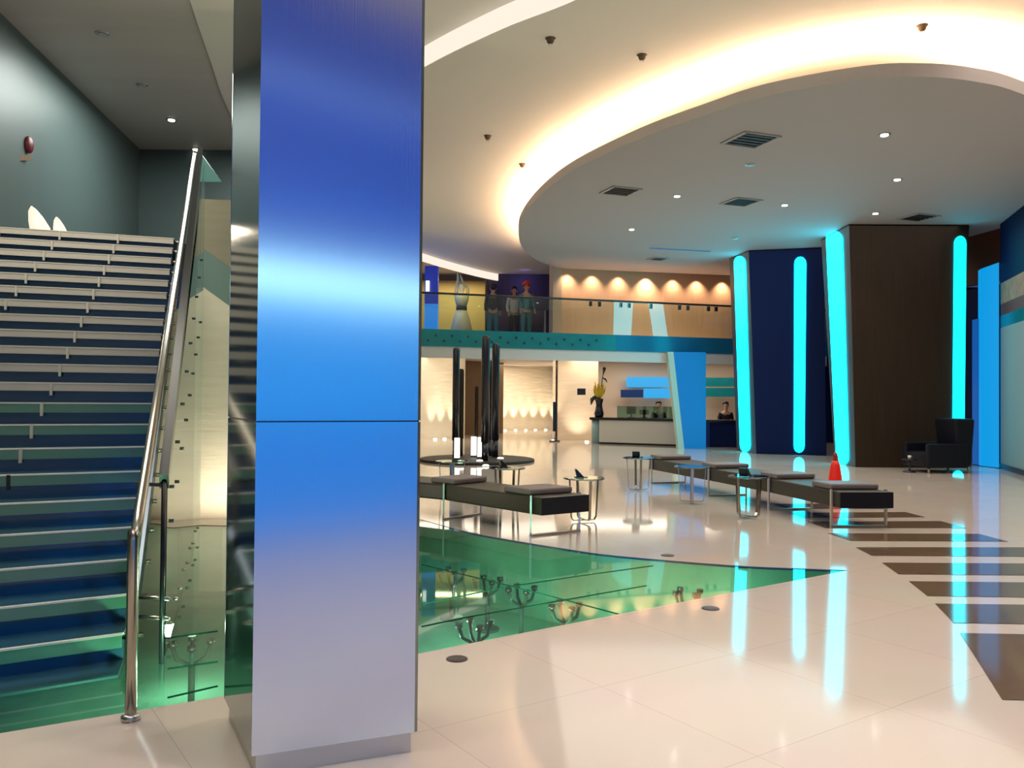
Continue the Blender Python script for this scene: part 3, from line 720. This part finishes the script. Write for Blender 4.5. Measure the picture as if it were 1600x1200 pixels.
# flower arrangement
vp = dk0 - dkd * 0.02 + dkn * 0.2; vp = Vector((PD(936, 655, vp.y).x, vp.y, 0.86))
fv = thing('flower_vase', 'tall dark vase with yellow flowers on the left end of the reception desk', 'vase', vp)
MB().lathe([(0.13, 0), (0.16, 0.12), (0.12, 0.28), (0.10, 0.42), (0.13, 0.55), (0.15, 0.62)], vp).build('vase', 'black', fv)
for k in range(11):
    a = R(-70 + 14 * k); ln = 0.42 + 0.1 * ((k * 7) % 3)
    p0 = vp + Vector((0, 0, 0.6)); p1 = p0 + Vector((math.sin(a) * 0.22, -0.05 + 0.03 * (k % 3), ln * math.cos(a * 0.5)))
    MB().tube([p0, (p0 + p1) / 2 + Vector((math.sin(a) * 0.05, 0, 0.02)), p1], [0.03, 0.045, 0.006], 6).build('petal', 'yellow', fv)
s = vp + Vector((0, 0, 0.6))
MB().tube([s, s + Vector((0.07, 0, 0.45)), s + Vector((0.12, 0, 0.8)), s + Vector((0.16, 0, 0.98))], [0.02, 0.015, 0.015, 0.05], 8).build('tall_stem', 'leaf', fv)
MB().ball(s + Vector((0.16, 0, 1.0)), 0.06, 8).build('bud', 'leaf', fv)
MB().tube([s, s + Vector((-0.15, 0, 0.06)), s + Vector((-0.24, 0, -0.02)), s + Vector((-0.27, 0, -0.2))], [0.03, 0.07, 0.07, 0.01], 8).build('leaf', 'leaf', fv)
MB().tube([s + Vector((0.1, 0, 0.7)), s + Vector((0.2, 0, 0.66)), s + Vector((0.26, 0, 0.55))], [0.015, 0.03, 0.01], 8).build('leaf', 'leaf', fv)
# items on the desk behind the glass
for x, lab in ((986, 'small dark monitor behind the glass screen at the middle of the white desk'), (1006, 'smaller dark monitor on the white desk nearer the slanted pillar')):
    g = Vector((PD(x, 650, dk0.y + 0.3).x, dk0.y + 0.25, 0.86)); t = thing('desk_monitor', lab, 'monitor', g)
    MB().box(g + Vector((0, 0, 0.01)), (0.2, 0.15, 0.02)).build('base', 'black', t); MB().box(g + Vector((0, 0.02, 0.08)), (0.04, 0.03, 0.12)).build('stand', 'black', t)
    MB().box(g + Vector((0, 0, 0.24 if x < 1000 else 0.18)), (0.3, 0.03, 0.24 if x < 1000 else 0.16)).build('screen', 'darksteel', t)

# ================================================================== PEOPLE
def limb_obj(name, verts, edges, radii, m, parent=None, sub=1):
    me = bpy.data.meshes.new(name); me.from_pydata([tuple(v) for v in verts], edges, []); me.materials.append(m)
    o = bpy.data.objects.new(name, me); COL.objects.link(o)
    sk = o.modifiers.new('skin', 'SKIN'); sk.use_smooth_shade = True
    layer = me.skin_vertices[0].data
    for i, r in enumerate(radii): layer[i].radius = (r, r) if not isinstance(r, tuple) else r
    layer[0].use_root = True
    s = o.modifiers.new('sub', 'SUBSURF'); s.levels = sub; s.render_levels = sub
    if parent: o.parent = parent
    return o
def person(loc, rz, label, top_m, leg_m, sitting=False, hat=None, head_z=1.62, hair_m='hair', arm_fwd=False):
    t = thing('person', label, 'person', loc, rz)
    h = 0.0; hip = 0.52 if sitting else 0.92
    sh = hip + 0.50
    V = [(0, 0, hip), (0, 0.0, hip + 0.18), (0, 0, hip + 0.36), (0, 0, sh), (0, -0.01, sh + 0.09), (0, -0.02, sh + 0.16), (0, -0.03, sh + 0.26), (0, -0.02, sh + 0.33)]
    Rr = [(0.15, 0.10), (0.125, 0.09), (0.16, 0.105), (0.14, 0.08), 0.05, 0.07, 0.095, 0.07]
    E = [(i, i + 1) for i in range(7)]
    def chain(start, pts, rs):
        p = start
        for q, r in zip(pts, rs): V.append(q); Rr.append(r); E.append((p, len(V) - 1)); p = len(V) - 1
        return p
    for s in (-1, 1):
        if sitting: chain(0, [(s * 0.10, -0.03, hip - 0.02), (s * 0.11, -0.42, hip - 0.02), (s * 0.11, -0.44, 0.1), (s * 0.11, -0.58, 0.04)], [0.09, 0.065, 0.045, 0.035])
        else: chain(0, [(s * 0.10, 0, hip - 0.08), (s * 0.11, -0.01, hip * 0.52), (s * 0.11, 0.01, 0.1), (s * 0.12, -0.13, 0.04)], [0.09, 0.065, 0.045, 0.035])
        el = (s * 0.24, 0.0, hip + 0.2); hd = (s * 0.24, -0.14, hip - 0.0) if not (arm_fwd or sitting) else (s * 0.16, -0.30, hip + 0.22)
        e = chain(3, [(s * 0.19, 0, sh - 0.02), el, hd], [0.055, 0.042, 0.03])
        hx, hy, hz = hd
        pal = chain(e, [(hx, hy - 0.03, hz - 0.06)], [(0.036, 0.02)])
        for fk in range(4): chain(pal, [(hx + (fk - 1.5) * 0.022, hy - 0.06, hz - 0.11 - 0.01 * (fk in (1, 2)))], [0.009])
        chain(pal, [(hx - s * 0.045, hy - 0.05, hz - 0.075)], [0.010])
    body = limb_obj('body', V, E, Rr, M['skin'], t)
    # clothing
    tv = [(0, 0, hip - 0.06), (0, 0, hip + 0.18), (0, 0, hip + 0.36), (0, 0, sh + 0.01)]; tr_ = [(0.175, 0.125), (0.15, 0.115), (0.185, 0.13), (0.15, 0.10)]
    te = [(0, 1), (1, 2), (2, 3)]
    for s in (-1, 1):
        el = (s * 0.24, 0.0, hip + 0.2); hd = (s * 0.24, -0.12, hip + 0.03) if not (arm_fwd or sitting) else (s * 0.17, -0.26, hip + 0.22)
        b = len(tv); tv += [(s * 0.19, 0, sh - 0.015), el, hd]; tr_ += [0.07, 0.056, 0.045]; te += [(3, b), (b, b + 1), (b + 1, b + 2)]
    limb_obj('shirt', tv, te, tr_, M[top_m], t)
    lv = [(0, 0, hip + 0.02)]; lr = [(0.17, 0.12)]; le = []
    for s in (-1, 1):
        b = len(lv)
        if sitting: lv += [(s * 0.10, -0.03, hip - 0.02), (s * 0.11, -0.42, hip - 0.02), (s * 0.11, -0.44, 0.12)]
        else: lv += [(s * 0.10, 0, hip - 0.08), (s * 0.11, -0.01, hip * 0.52), (s * 0.11, 0.01, 0.12)]
        lr += [0.105, 0.08, 0.065]; le += [(0, b), (b, b + 1), (b + 1, b + 2)]
    limb_obj('trousers', lv, le, lr, M[leg_m], t)
    hc = (0, 0.0, sh + 0.30)
    hm = MB().ball((0, 0.015, sh + 0.30), 0.115, 8, (0.92, 1.0, 1.0)); 
    hm.v = [v if not (v.y < -0.02 and v.z < sh + 0.33) else Vector((v.x, -0.02, v.z)) for v in hm.v]
    hm.build('hair', hair_m, t, world=False)
    if hat:
        MB().lathe([(0.128, 0), (0.125, 0.06), (0.09, 0.12), (0.03, 0.15)], (0, 0, sh + 0.30), 16).build('cap', hat, t, world=False)
    for s in (-1, 1):
        MB().ball((s * 0.035, -0.105, sh + 0.25), 0.013, 5).build('eye', 'black', t, world=False)
        MB().ball((s * 0.098, -0.02, sh + 0.24), 0.026, 5, (0.5, 0.8, 1.2)).build('ear', 'skin', t, world=False)
    MB().ball((0, -0.125, sh + 0.215), 0.018, 5, (0.8, 1, 1.3)).build('nose', 'skin', t, world=False)
    MB().box((0, -0.112, sh + 0.175), (0.05, 0.012, 0.01)).build('mouth', 'redwall', t, world=False)
    return t
def stool(p, rz, label):
    t = thing('desk_chair', label, 'chair', Vector((p.x, p.y, 0)), rz)
    MB().box((0, 0, 0.38), (0.46, 0.44, 0.07)).build('seat', 'black', t, bevel=0.02, world=False)
    MB().box((0, 0.27, 0.68), (0.42, 0.06, 0.5)).build('backrest', 'black', t, bevel=0.02, world=False)
    MB().tube([(0, 0, 0.05), (0, 0, 0.35)], 0.03, 10).build('pedestal', 'satin', t, world=False)
    MB().lathe([(0.26, 0), (0.24, 0.03), (0.03, 0.06)], (0, 0, 0)).build('base', 'satin', t, world=False)
p1 = PD(1029, 650, dk0.y + 1.1); person(Vector((p1.x, p1.y, 0)), 0, 'person with dark hair sitting behind the white reception desk', 'darkcloth', 'darkcloth', sitting=True)
stool(p1, 0, 'black desk chair behind the white reception desk')
p2 = PD(1134, 650, 28.3); person(Vector((p2.x, p2.y, 0)), 0, 'person in dark clothes sitting at the dark blue reception desk', 'darkcloth', 'darkcloth', sitting=True)
stool(p2, 0, 'black desk chair at the dark blue reception desk')
mz = 3.36
for x, D, lab, tm_, lm_, hat, hm_ in ((803, 27.6, 'person in a white top standing on the balcony left of the red cap', 'whitecloth', 'darkcloth', None, 'hair'),
                                 (822, 26.6, 'person with a red cap and teal clothes on the balcony', 'tealcloth', 'tealcloth', 'red', 'hair'),
                                 (770, 27.0, 'person with long dark hair standing on the balcony right of the cream figure', 'darkcloth', 'tealcloth', None, 'hair')):
    pp = PD(x, 500, D); person(Vector((pp.x, pp.y, mz)), R(180 if x == 770 else 20), lab, tm_, lm_, hat=hat, hair_m=hm_)
# cream sculpture on the balcony
sp = PD(721, 500, 27.0); sp = Vector((sp.x, sp.y, mz))
sc_ = thing('mannequin', 'cream draped figure with raised arms and a black belt on the balcony', 'sculpture', sp)
MB().lathe([(0.42, 0), (0.36, 0.3), (0.26, 0.7), (0.17, 0.95)], sp).build('skirt', 'cream', sc_)
MB().lathe([(0.18, 0.94), (0.18, 1.06)], sp).build('belt', 'black', sc_)
MB().lathe([(0.16, 1.06), (0.23, 1.3), (0.22, 1.42), (0.07, 1.5), (0.06, 1.56), (0.1, 1.66), (0.08, 1.78), (0.02, 1.82)], sp).build('torso', 'cream', sc_)
MB().tube([sp + Vector((0.18, 0, 1.4)), sp + Vector((0.2, 0, 1.65)), sp + Vector((0.02, 0, 1.9)), sp + Vector((-0.05, 0, 2.1))], [0.06, 0.05, 0.045, 0.02], 10).build('arm', 'cream', sc_)
MB().tube([sp + Vector((-0.18, 0, 1.4)), sp + Vector((-0.16, 0, 1.7)), sp + Vector((-0.12, 0, 1.95)), sp + Vector((-0.14, 0, 2.2))], [0.06, 0.05, 0.045, 0.02], 10).build('arm', 'cream', sc_)
# blue glazed pier at the balcony's left
bx = PD(674, 500, 28.5)
bpz = thing('blue_pier', 'blue lit pier on the balcony beside the steel column', 'pier', Vector((bx.x, bx.y, mz)))
MB().box((bx.x, bx.y, mz + 0.65), (0.45, 0.3, 1.3)).build('lower_panel', emis('azure_light', (0.02, 0.3, 1.0), 0.75), bpz)
MB().box((bx.x, bx.y, mz + 1.95), (0.45, 0.3, 1.3)).build('upper_panel', emis('royal_light', (0.005, 0.02, 0.35), 0.7), bpz)
MB().box((bx.x - 0.12, bx.y - 0.2, mz + 1.9), (0.12, 0.05, 0.35)).build('lamp', 'litbase', bpz)

# ================================================================== POLE SCULPTURE
pb_ = Vector((-0.75, 21.0, 0))
plat = tag(MB().lathe([(1.35, 0.0), (1.35, 0.05), (1.32, 0.06)], (P(745, 716, 0.06).x, P(745, 716, 0.06).y, 0), 40).build('display_platform', mat('charcoal_platform', (0.025, 0.022, 0.02), 0.6, spec=0.2)), 'low dark round platform under the tall black poles', 'platform')
poles = [(711.5, 716, 540, 11, 0, 'leftmost tall black pole standing on the dark platform'),
         (719.5, 712, 573, 9, 1, 'shorter brown-black pole just right of the leftmost one'),
         (744, 713, 600, 6, 1, 'thin short brown pole in the middle of the pole group'),
         (757.5, 720, 521, 13, 0, 'tallest thick black pole in the middle of the group'),
         (766, 712, 560, 9, 0, 'black pole between the tallest one and the rightmost one'),
         (773.5, 714, 533, 12, 0, 'rightmost tall black pole of the group')]
for x, yb, yt, wpx, br, lab in poles:
    b = P(x, yb, 0.06); ws = wpx * b.y / FPX; zt = PD(x, yt, b.y).z
    t = thing('display_pole', lab, 'pole', b, 0, 'tall dark poles on the platform')
    m = 'black' if not br else 'wood'
    MB().lathe([(ws / 2, 0.48), (ws / 2, zt - 0.06 - ws * .3), (ws * 0.42, zt - 0.06), (0.01, zt - 0.05)], (b.x, b.y, 0.0), 14).build('shaft', m, t)
    MB().lathe([(ws * 0.4, 0.0), (ws * 0.4, 0.43)], b, 14).build('socket', m, t)
for x, y0, y1, wpx, lab in ((714, 685, 714, 8, 'white lit block at the foot of the leftmost pole'), (740, 683, 710, 8, 'white lit block between the left and middle poles'),
                       (751, 684, 712, 10, 'white lit block at the foot of the tallest pole'), (774, 684, 709, 6, 'narrow white lit block at the foot of the rightmost pole')):
    b = P(x, y1 + 4, 0.06); ws = wpx * b.y / FPX; h = PD(x, y0, b.y).z
    t = thing('lit_block', lab, 'light block', b, 0, 'lit blocks among the poles')
    MB().box((b.x, b.y, (h + 0.06) / 2 + 0.02), (ws, ws, h - 0.08)).build('diffuser', 'litbase', t)
    MB().box((b.x, b.y, 0.08), (ws * 1.1, ws * 1.1, 0.04)).build('base', 'darksteel', t)
for x, y, lab in ((720, 722, 'lit floor spot at the front left of the pole platform'), (749.5, 721.5, 'lit floor spot at the middle of the pole platform'), (759, 724.5, 'lit floor spot just right of centre of the pole platform'), (782, 721.5, 'lit floor spot at the right of the pole platform')):
    p = P(x, y, 0.06 if x < 775 else 0.0); p.z = 0.062 if (p.xy - plat.location.xy).length < 1.25 else 0.0
    t = dup(first, p, 0, lab); t['group'] = 'lit spots around the pole platform'
# thin black stand by the wall
b = P(866.5, 690); t = thing('sign_stand', 'thin black upright stand in front of the stone wall left of the reception', 'stand', b)
MB().box((b.x, b.y, 0.02), (0.35, 0.25, 0.04)).build('base', 'black', t)
MB().box((b.x, b.y, 0.85), (0.13, 0.06, 1.0)).build('panel', 'black', t); MB().tube([b + Vector((0, 0, 0.04)), b + Vector((0, 0, 0.4))], 0.02, 8).build('pole', 'satin', t)

# ================================================================== BENCHES
def bench(frames, wv, label, padlabels, padgroup, ext=0.16):
    # frames: list of near-side leg feet; wv: list of width vectors
    c = sum(frames, Vector()) / len(frames)
    t = thing('lounge_bench', label, 'bench', Vector((c.x, c.y, 0)), 0)
    nF = len(frames)
    for i in range(nF - 1):
        a, b = frames[i].copy(), frames[i + 1].copy(); d = (b - a).normalized()
        wa_, wb_ = wv[i], wv[i + 1]
        if i == 0: a = a - d * ext
        if i == nF - 2: b = b + d * ext
        ins = 0.012
        q = [a + wa_.normalized() * ins, a + wa_ - wa_.normalized() * ins, b + wb_ - wb_.normalized() * ins, b + wb_.normalized() * ins]
        g = d * 0.006
        q = [q[0] + g, q[1] + g, q[2] - g, q[3] - g]
        MB().hexa([Vector((p.x, p.y, 0.235)) for p in q], [Vector((p.x, p.y, 0.43)) for p in q]).build('seat', 'leather', t, bevel=0.02)
        if i == 0:
            e = [q[0], q[1], q[1] - d * 0.006, q[0] - d * 0.006]
            MB().hexa([Vector((p.x, p.y, 0.24)) for p in e], [Vector((p.x, p.y, 0.425)) for p in e]).build('end_panel', 'leather_b', t)
    for i in range(nF):
        a = frames[i]; wv_ = wv[i]; b = a + wv_
        dd = ((frames[min(i + 1, nF - 1)] - frames[max(i - 1, 0)])).normalized() * 0.03
        mb = MB()
        for p in (a, b): mb.bar(p + Vector((0, 0, 0)), p + Vector((0, 0, 0.44)), 0.012 if False else 0.02, 0.05, up=(0, 1, 0))
        mb.bar(a + Vector((0, 0, 0.01)), b + Vector((0, 0, 0.01)), 0.05, 0.018)
        mb.build('leg_frame', 'satin', t)
    for i in range(nF):
        a = frames[i]; wv_ = wv[i]; d = (frames[min(i + 1, nF - 1)] - frames[max(i - 1, 0)]).normalized()
        base = a + d * (0.06 if i == 0 else (-0.15 if i < nF - 1 else -0.3))
        q = [base + wv_ * 0.04, base + wv_ * 0.94, base + wv_ * 0.94 + d * 0.42, base + wv_ * 0.04 + d * 0.42]
        o = MB().hexa([Vector((p.x, p.y, 0.432)) for p in q], [Vector((p.x, p.y, 0.50)) for p in q]).build('seat_pad', 'pad', None, bevel=0.02)
        tag(o, padlabels[i], 'cushion', padgroup)
    return t
fr = [P(1299, 823), P(1201, 797), P(1107, 775), P(1018, 755)]
def wv_of(fr, i, w=0.66):
    d = (fr[min(i + 1, len(fr) - 1)] - fr[max(i - 1, 0)]).normalized(); return Vector((d.y, -d.x, 0)) * w
wvs = [wv_of(fr, i) for i in range(4)]; wvs[0] = Vector((0.66, 0.04, 0))
bench(fr, wvs, 'long curved dark leather bench on steel legs, right of the glass floor tip',
      ['grey pad on the near end of the right-hand bench', 'grey pad second from the near end of the right-hand bench',
       'grey pad third from the near end of the right-hand bench', 'grey pad on the far end of the right-hand bench'], 'pads on the right-hand bench')
fl_ = [P(829, 838), P(693, 812), Vector((-2.0, 10.95, 0)), Vector((-3.2, 11.7, 0))]
wv2 = [wv_of(fl_, i) for i in range(4)]
wv2[0] = P(905, 830) - P(829, 838)
bench(fl_, wv2, 'long dark leather bench on steel legs between the steel column and the glass floor',
      ['grey pad on the near end of the left-hand bench', 'grey pad in the middle of the left-hand bench',
       'grey pad on the left-hand bench right beside the steel column', 'grey pad on the far end of the left-hand bench hidden by the column'], 'pads on the left-hand bench')

# ================================================================== SIDE TABLES
proto = None
tabs = [((912, 815), 0.24, 'round glass side table behind the near end of the left-hand bench', 20),
        ((792, 791), 0.22, 'round glass side table behind the middle of the left-hand bench', 60),
        ((706, 776), 0.24, 'round glass side table beside the steel column', 10),
        ((1169, 810), 0.25, 'round glass side table with dark looped legs, nearest the right-hand bench pads', 35),
        ((1081, 787), 0.25, 'round glass side table with a bright blue-lit leg in the middle of the right-hand row', 80),
        ((997, 766), 0.25, 'round glass side table at the far left end of the right-hand bench', 5)]
tpos = []
for (px, lab) in []: pass
for (pxy, r, lab, rot) in tabs:
    p = P(*pxy); tpos.append(p)
    if proto is None:
        proto = thing('side_table', lab, 'table', p, R(rot), 'round glass side tables by the benches')
        MB().lathe([(0.245, 0.515), (0.25, 0.52), (0.25, 0.53), (0.245, 0.535)], (0, 0, 0), 36).build('tabletop', 'tabletop', proto, world=False)
        for k in range(2):
            a = R(90 * k); c, s_ = math.cos(a), math.sin(a); h = 0.006 + 0.012 * k
            pts = [(0.19 * c, 0.19 * s_, 0.515), (0.165 * c, 0.165 * s_, 0.06), (0.14 * c, 0.14 * s_, 0.015 + h), (-0.14 * c, -0.14 * s_, 0.015 + h), (-0.165 * c, -0.165 * s_, 0.06), (-0.19 * c, -0.19 * s_, 0.515)]
            mb = MB()
            for u, v in zip(pts[:-1], pts[1:]): mb.bar(u, v, 0.035, 0.008, up=(-s_, c, 0)) if False else mb.bar(u, v, 0.008, 0.035, up=(-s_, c, 0.001))
            mb.build('leg', 'chrome', proto, world=False)
    else: dup(proto, p, R(rot), lab)
cp = None
for i, lab in ((0, 'small black folded card on the glass table by the near end of the left-hand bench'), (1, 'small black folded card on the glass table behind the middle of the left-hand bench'),
               (3, 'small black folded card on the glass table nearest the right-hand bench'), (5, 'small black folded card on the farthest glass table of the right-hand row')):
    p = tpos[i] + Vector((-0.03, 0, 0.5355))
    if cp is None:
        cp = thing('table_card', lab, 'card', p, 0, 'black cards on the glass tables')
        MB().hexa([Vector(v) for v in ((-0.09, -0.06, 0.0), (0.07, -0.06, 0.0), (0.07, 0.06, 0), (-0.09, 0.06, 0))], [Vector(v) for v in ((-0.09, -0.06, 0.006), (0.07, -0.06, 0.006), (0.07, 0.06, 0.006), (-0.09, 0.06, 0.006))]).build('lower_leaf', 'black', cp, world=False)
        MB().hexa([Vector(v) for v in ((-0.06, -0.06, 0.006), (0.03, -0.06, 0.006), (0.03, 0.06, 0.006), (-0.06, 0.06, 0.006))], [Vector(v) for v in ((-0.085, -0.06, 0.10), (-0.06, -0.06, 0.10), (-0.06, 0.06, 0.10), (-0.085, 0.06, 0.10))]).build('raised_leaf', 'black', cp, world=False)
    else: dup(cp, p, R(15 * i), lab)

# red cone
p = P(1305, 767); t = thing('floor_cone', 'bright red cone standing on the floor behind the right-hand bench', 'cone', p)
MB().lathe([(0.14, 0), (0.135, 0.03), (0.12, 0.1), (0.075, 0.42), (0.05, 0.5)], p).build('body', 'red', t)
MB().lathe([(0.05, 0.5), (0.035, 0.6), (0.012, 0.64)], p).build('tip', mat('dark_red_tip', (0.2, 0.01, 0.01), 0.4), t)

# floor light covers
for (x, y, lab) in ((714, 1030, 'largest dark round floor cover, beside the steel column'), (1110, 951, 'dark round floor cover on the cream floor near the glass edge'), (1043, 868, 'small dark round floor cover beyond the green glass floor')):
    c = P(x, y); t = thing('floor_cover', lab, 'floor cover', c, 0, 'dark round floor covers')
    MB().lathe([(0.062 if y > 1000 else 0.064, 0.0), (0.062, 0.004), (0.058, 0.006)], c, 32).build('cover', mat('bronze_cover', (0.06, 0.05, 0.055), 0.35, 0.5), t)
    MB().lathe([(0.045, 0.006), (0.045, 0.0075)], c, 32).build('inner_disc', mat('dark_lens', (0.035, 0.03, 0.035), 0.3), t)

# spider fittings under the glass
def spider(px, py, label, rot):
    c = P(px, py, -0.03); t = thing('glass_fitting', label, 'fitting', Vector((c.x, c.y, -0.45)), R(rot), 'fittings under the glass floor')
    MB().tube([(0, 0, 0.0), (0, 0, 0.28)], 0.02, 8).build('post', 'fitting', t, world=False)
    MB().lathe([(0.10, 0), (0.10, 0.02)], (0, 0, 0), 16).build('foot', 'fitting', t, world=False)
    for k in range(4):
        a = R(90 * k); q = Vector((math.cos(a), math.sin(a), 0)) * 0.11
        MB().tube([(0, 0, 0.28), q * 0.8 + Vector((0, 0, 0.33)), q + Vector((0, 0, 0.40))], 0.013, 8).build('arm', 'fitting', t, world=False)
        MB().lathe([(0.026, 0.405), (0.026, 0.435)], q, 12).build('pad', 'black', t, world=False)
for x, y, l in ((742, 974, 'dark four-armed fitting under the glass floor, nearest the front edge'), (884, 946, 'dark four-armed fitting under the glass where the right-hand joints meet'),
                (815, 920, 'dark four-armed fitting under the glass midway along the long joint'), (706, 892, 'dark four-armed fitting under the glass beside the steel column'),
                (762, 906, 'dark four-armed fitting under the long joint, second from the steel column'),
                (1075, 925, 'dark four-armed fitting under the narrow right end of the glass floor'), (300, 1005, 'dark four-armed fitting under the glass left of the steel column')):
    spider(x, y, l, 20)
# unseen fill points added in the pit to brighten its floor
for (x, y, pw) in ((690, 955, 16), (780, 935, 14), (1005, 925, 8), (930, 905, 5), (320, 1040, 16), (300, 930, 10), (720, 880, 5), (150, 1090, 8), (860, 950, 8), (1150, 905, 5)):
    q = P(x, y); point('pit_fill', (q.x, q.y, -0.25), pw * 2.1, (0.9, 1.0, 0.72), 0.05)

# ================================================================== CEILING FITTINGS
vproto = None
for (x, y, s, lab, rot) in ((1173, 218, 0.62, 'largest dark square air vent, nearest on the round ceiling', 20), (970, 298, 0.58, 'dark air vent on the round ceiling nearest its left rim', 20), (1158, 315, 0.58, 'dark air vent above the middle of the hall', 20),
                      (1435, 339, 0.6, 'air vent in front of the walnut column top', 20), (1028, 404, 0.45, 'small dark air vent far back above the balcony', 20)):
    c = P(x, y, DZ); t = thing('ceiling_vent', lab, 'vent', c, R(rot), 'air vents in the round ceiling')
    f4 = MB()
    for sx, sy, lx, ly in ((0, -1, s, 0.03), (0, 1, s, 0.03), (-1, 0, 0.03, s), (1, 0, 0.03, s)): f4.box((sx * s / 2, sy * s / 2, -0.012), (lx + 0.03, ly, 0.02))
    f4.build('frame', 'disc', t, world=False)
    MB().box((0, 0, -0.004), (s, s, 0.006)).build('backing', 'vent', t, world=False)
    for k in range(5): MB().box((0, (k - 2) * s / 5.2, -0.014), (s, 0.03, 0.012)).build('slat', 'vent', t, world=False)
dlp = None
for i, (x, y, on, z, lab) in enumerate(((1382, 210, 1, DZ, 'lit downlight nearest the front of the round ceiling, upper right'), (1402, 280, 1, DZ, 'lit downlight behind the front right one'),
                             (1368, 333, 1, DZ, 'lit downlight just above the walnut column'), (1058, 306, 1, DZ, 'lit downlight right of the vent by the left rim'),
                             (987, 358, 1, DZ, 'lit downlight far back near the left rim'), (1226, 320, 1, DZ, 'lit downlight right of the middle vent'),
                             (1172, 257, 0, DZ, 'dim downlight behind the largest vent'), (1148, 372, 0, DZ, 'dim downlight above the navy column'),
                             (268, 187, 1, 6.4, 'lit downlight in the dark ceiling above the stairs'), (160, 52, 0, 6.4, 'dim downlight in the ceiling at the upper left'),
                             (306, 233, 1, 6.4, 'lit downlight above the end of the handrail'), (222, 132, 0, 6.4, 'dim downlight in the dark ceiling left of the lit one'))):
    c = P(x, y, z)
    t = thing('downlight', lab, 'downlight', c, 0, 'recessed ceiling downlights')
    MB().lathe([(0.085, -0.012), (0.09, -0.006), (0.09, 0.0)], (0, 0, 0)).build('trim_ring', 'satin', t, world=False)
    MB().lathe([(0.055, -0.022), (0.06, -0.013)], (0, 0, 0)).build('lamp', 'lamp' if on else 'lampoff', t, world=False)
    if on and z == DZ: spot('downlight_beam', (c.x, c.y, z - 0.04), (c.x, c.y, 0), 60, WARM, 80, 0.8, 0.05)
for x, y, lab in ((860, 60, 'small dark sprinkler in the upper ceiling left of the light cove'), (1003, 86, 'small sprinkler in the upper ceiling right of the darker one'), (762, 212, 'small faint sprinkler in the upper ceiling nearest the steel column'),
             (816, 256, 'small sprinkler at the edge of the cove glow'), (1441, 40, 'dark detector in the upper ceiling above the cove')):
    c = P(x, y, RZ); t = thing('ceiling_sprinkler', lab, 'sprinkler', c, 0, 'sprinklers in the upper ceiling')
    MB().lathe([(0.02, -0.07), (0.045, -0.05), (0.05, -0.02), (0.07, 0.0)], (0, 0, 0), 14).build('body', 'brown', t, world=False)
    MB().lathe([(0.035, -0.085), (0.035, -0.08)], (0, 0, 0), 14).build('deflector', 'satin', t, world=False)
a = P(1015, 388, DZ - 0.01); b = P(1110, 393, DZ - 0.01)
tag(MB().bar(a, b, 0.05, 0.02).build('ceiling_slot', emis('slot_blue', (0.02, 0.2, 0.5), 0.6)), 'thin blue slot line in the ceiling left of the blue-lit column', 'ceiling slot')

# ================================================================== ARMCHAIR
p = P(1482, 739); t = thing('armchair', 'black high-backed armchair in front of the walnut column', 'armchair', p, R(8))
MB().box((-0.08, 0.3, 0.27), (0.95, 0.7, 0.3)).build('seat', 'leather_b', t, bevel=0.04, world=False)
MB().hexa([Vector(v) for v in ((0.22, -0.05, 0.12), (0.5, -0.05, 0.12), (0.5, 0.65, 0.12), (0.22, 0.65, 0.12))], [Vector(v) for v in ((0.12, -0.05, 1.13), (0.58, -0.05, 1.13), (0.58, 0.65, 1.13), (0.12, 0.65, 1.13))]).build('backrest', 'leather_b', t, bevel=0.05, world=False)
for y in (-0.08, 0.68): MB().box((-0.1, y, 0.36), (0.9, 0.12, 0.5)).build('armrest', 'leather_b', t, bevel=0.03, world=False)
for x in (-0.48, 0.42):
    for y in (-0.05, 0.6): MB().tube([(x, y, 0.0), (x, y, 0.12)], 0.025, 8).build('leg', 'chrome', t, world=False)
p = P(1421, 738); t = thing('side_stand', 'small black round side stand beside the armchair', 'side table', p)
MB().lathe([(0.13, 0), (0.13, 0.02), (0.02, 0.04), (0.02, 0.25), (0.15, 0.26), (0.15, 0.28)], p).build('stand', 'black', t)
t = thing('cup', 'small white cup on the black side stand by the armchair', 'cup', p + Vector((0, 0, 0.281)))
MB().lathe([(0.02, 0), (0.03, 0.02), (0.035, 0.07)], (0, 0, 0), 14).build('bowl', 'white', t, world=False)
MB().tube([(0.033, 0, 0.055), (0.055, 0, 0.045), (0.03, 0, 0.025)], 0.005, 6).build('handle', 'white', t, world=False)
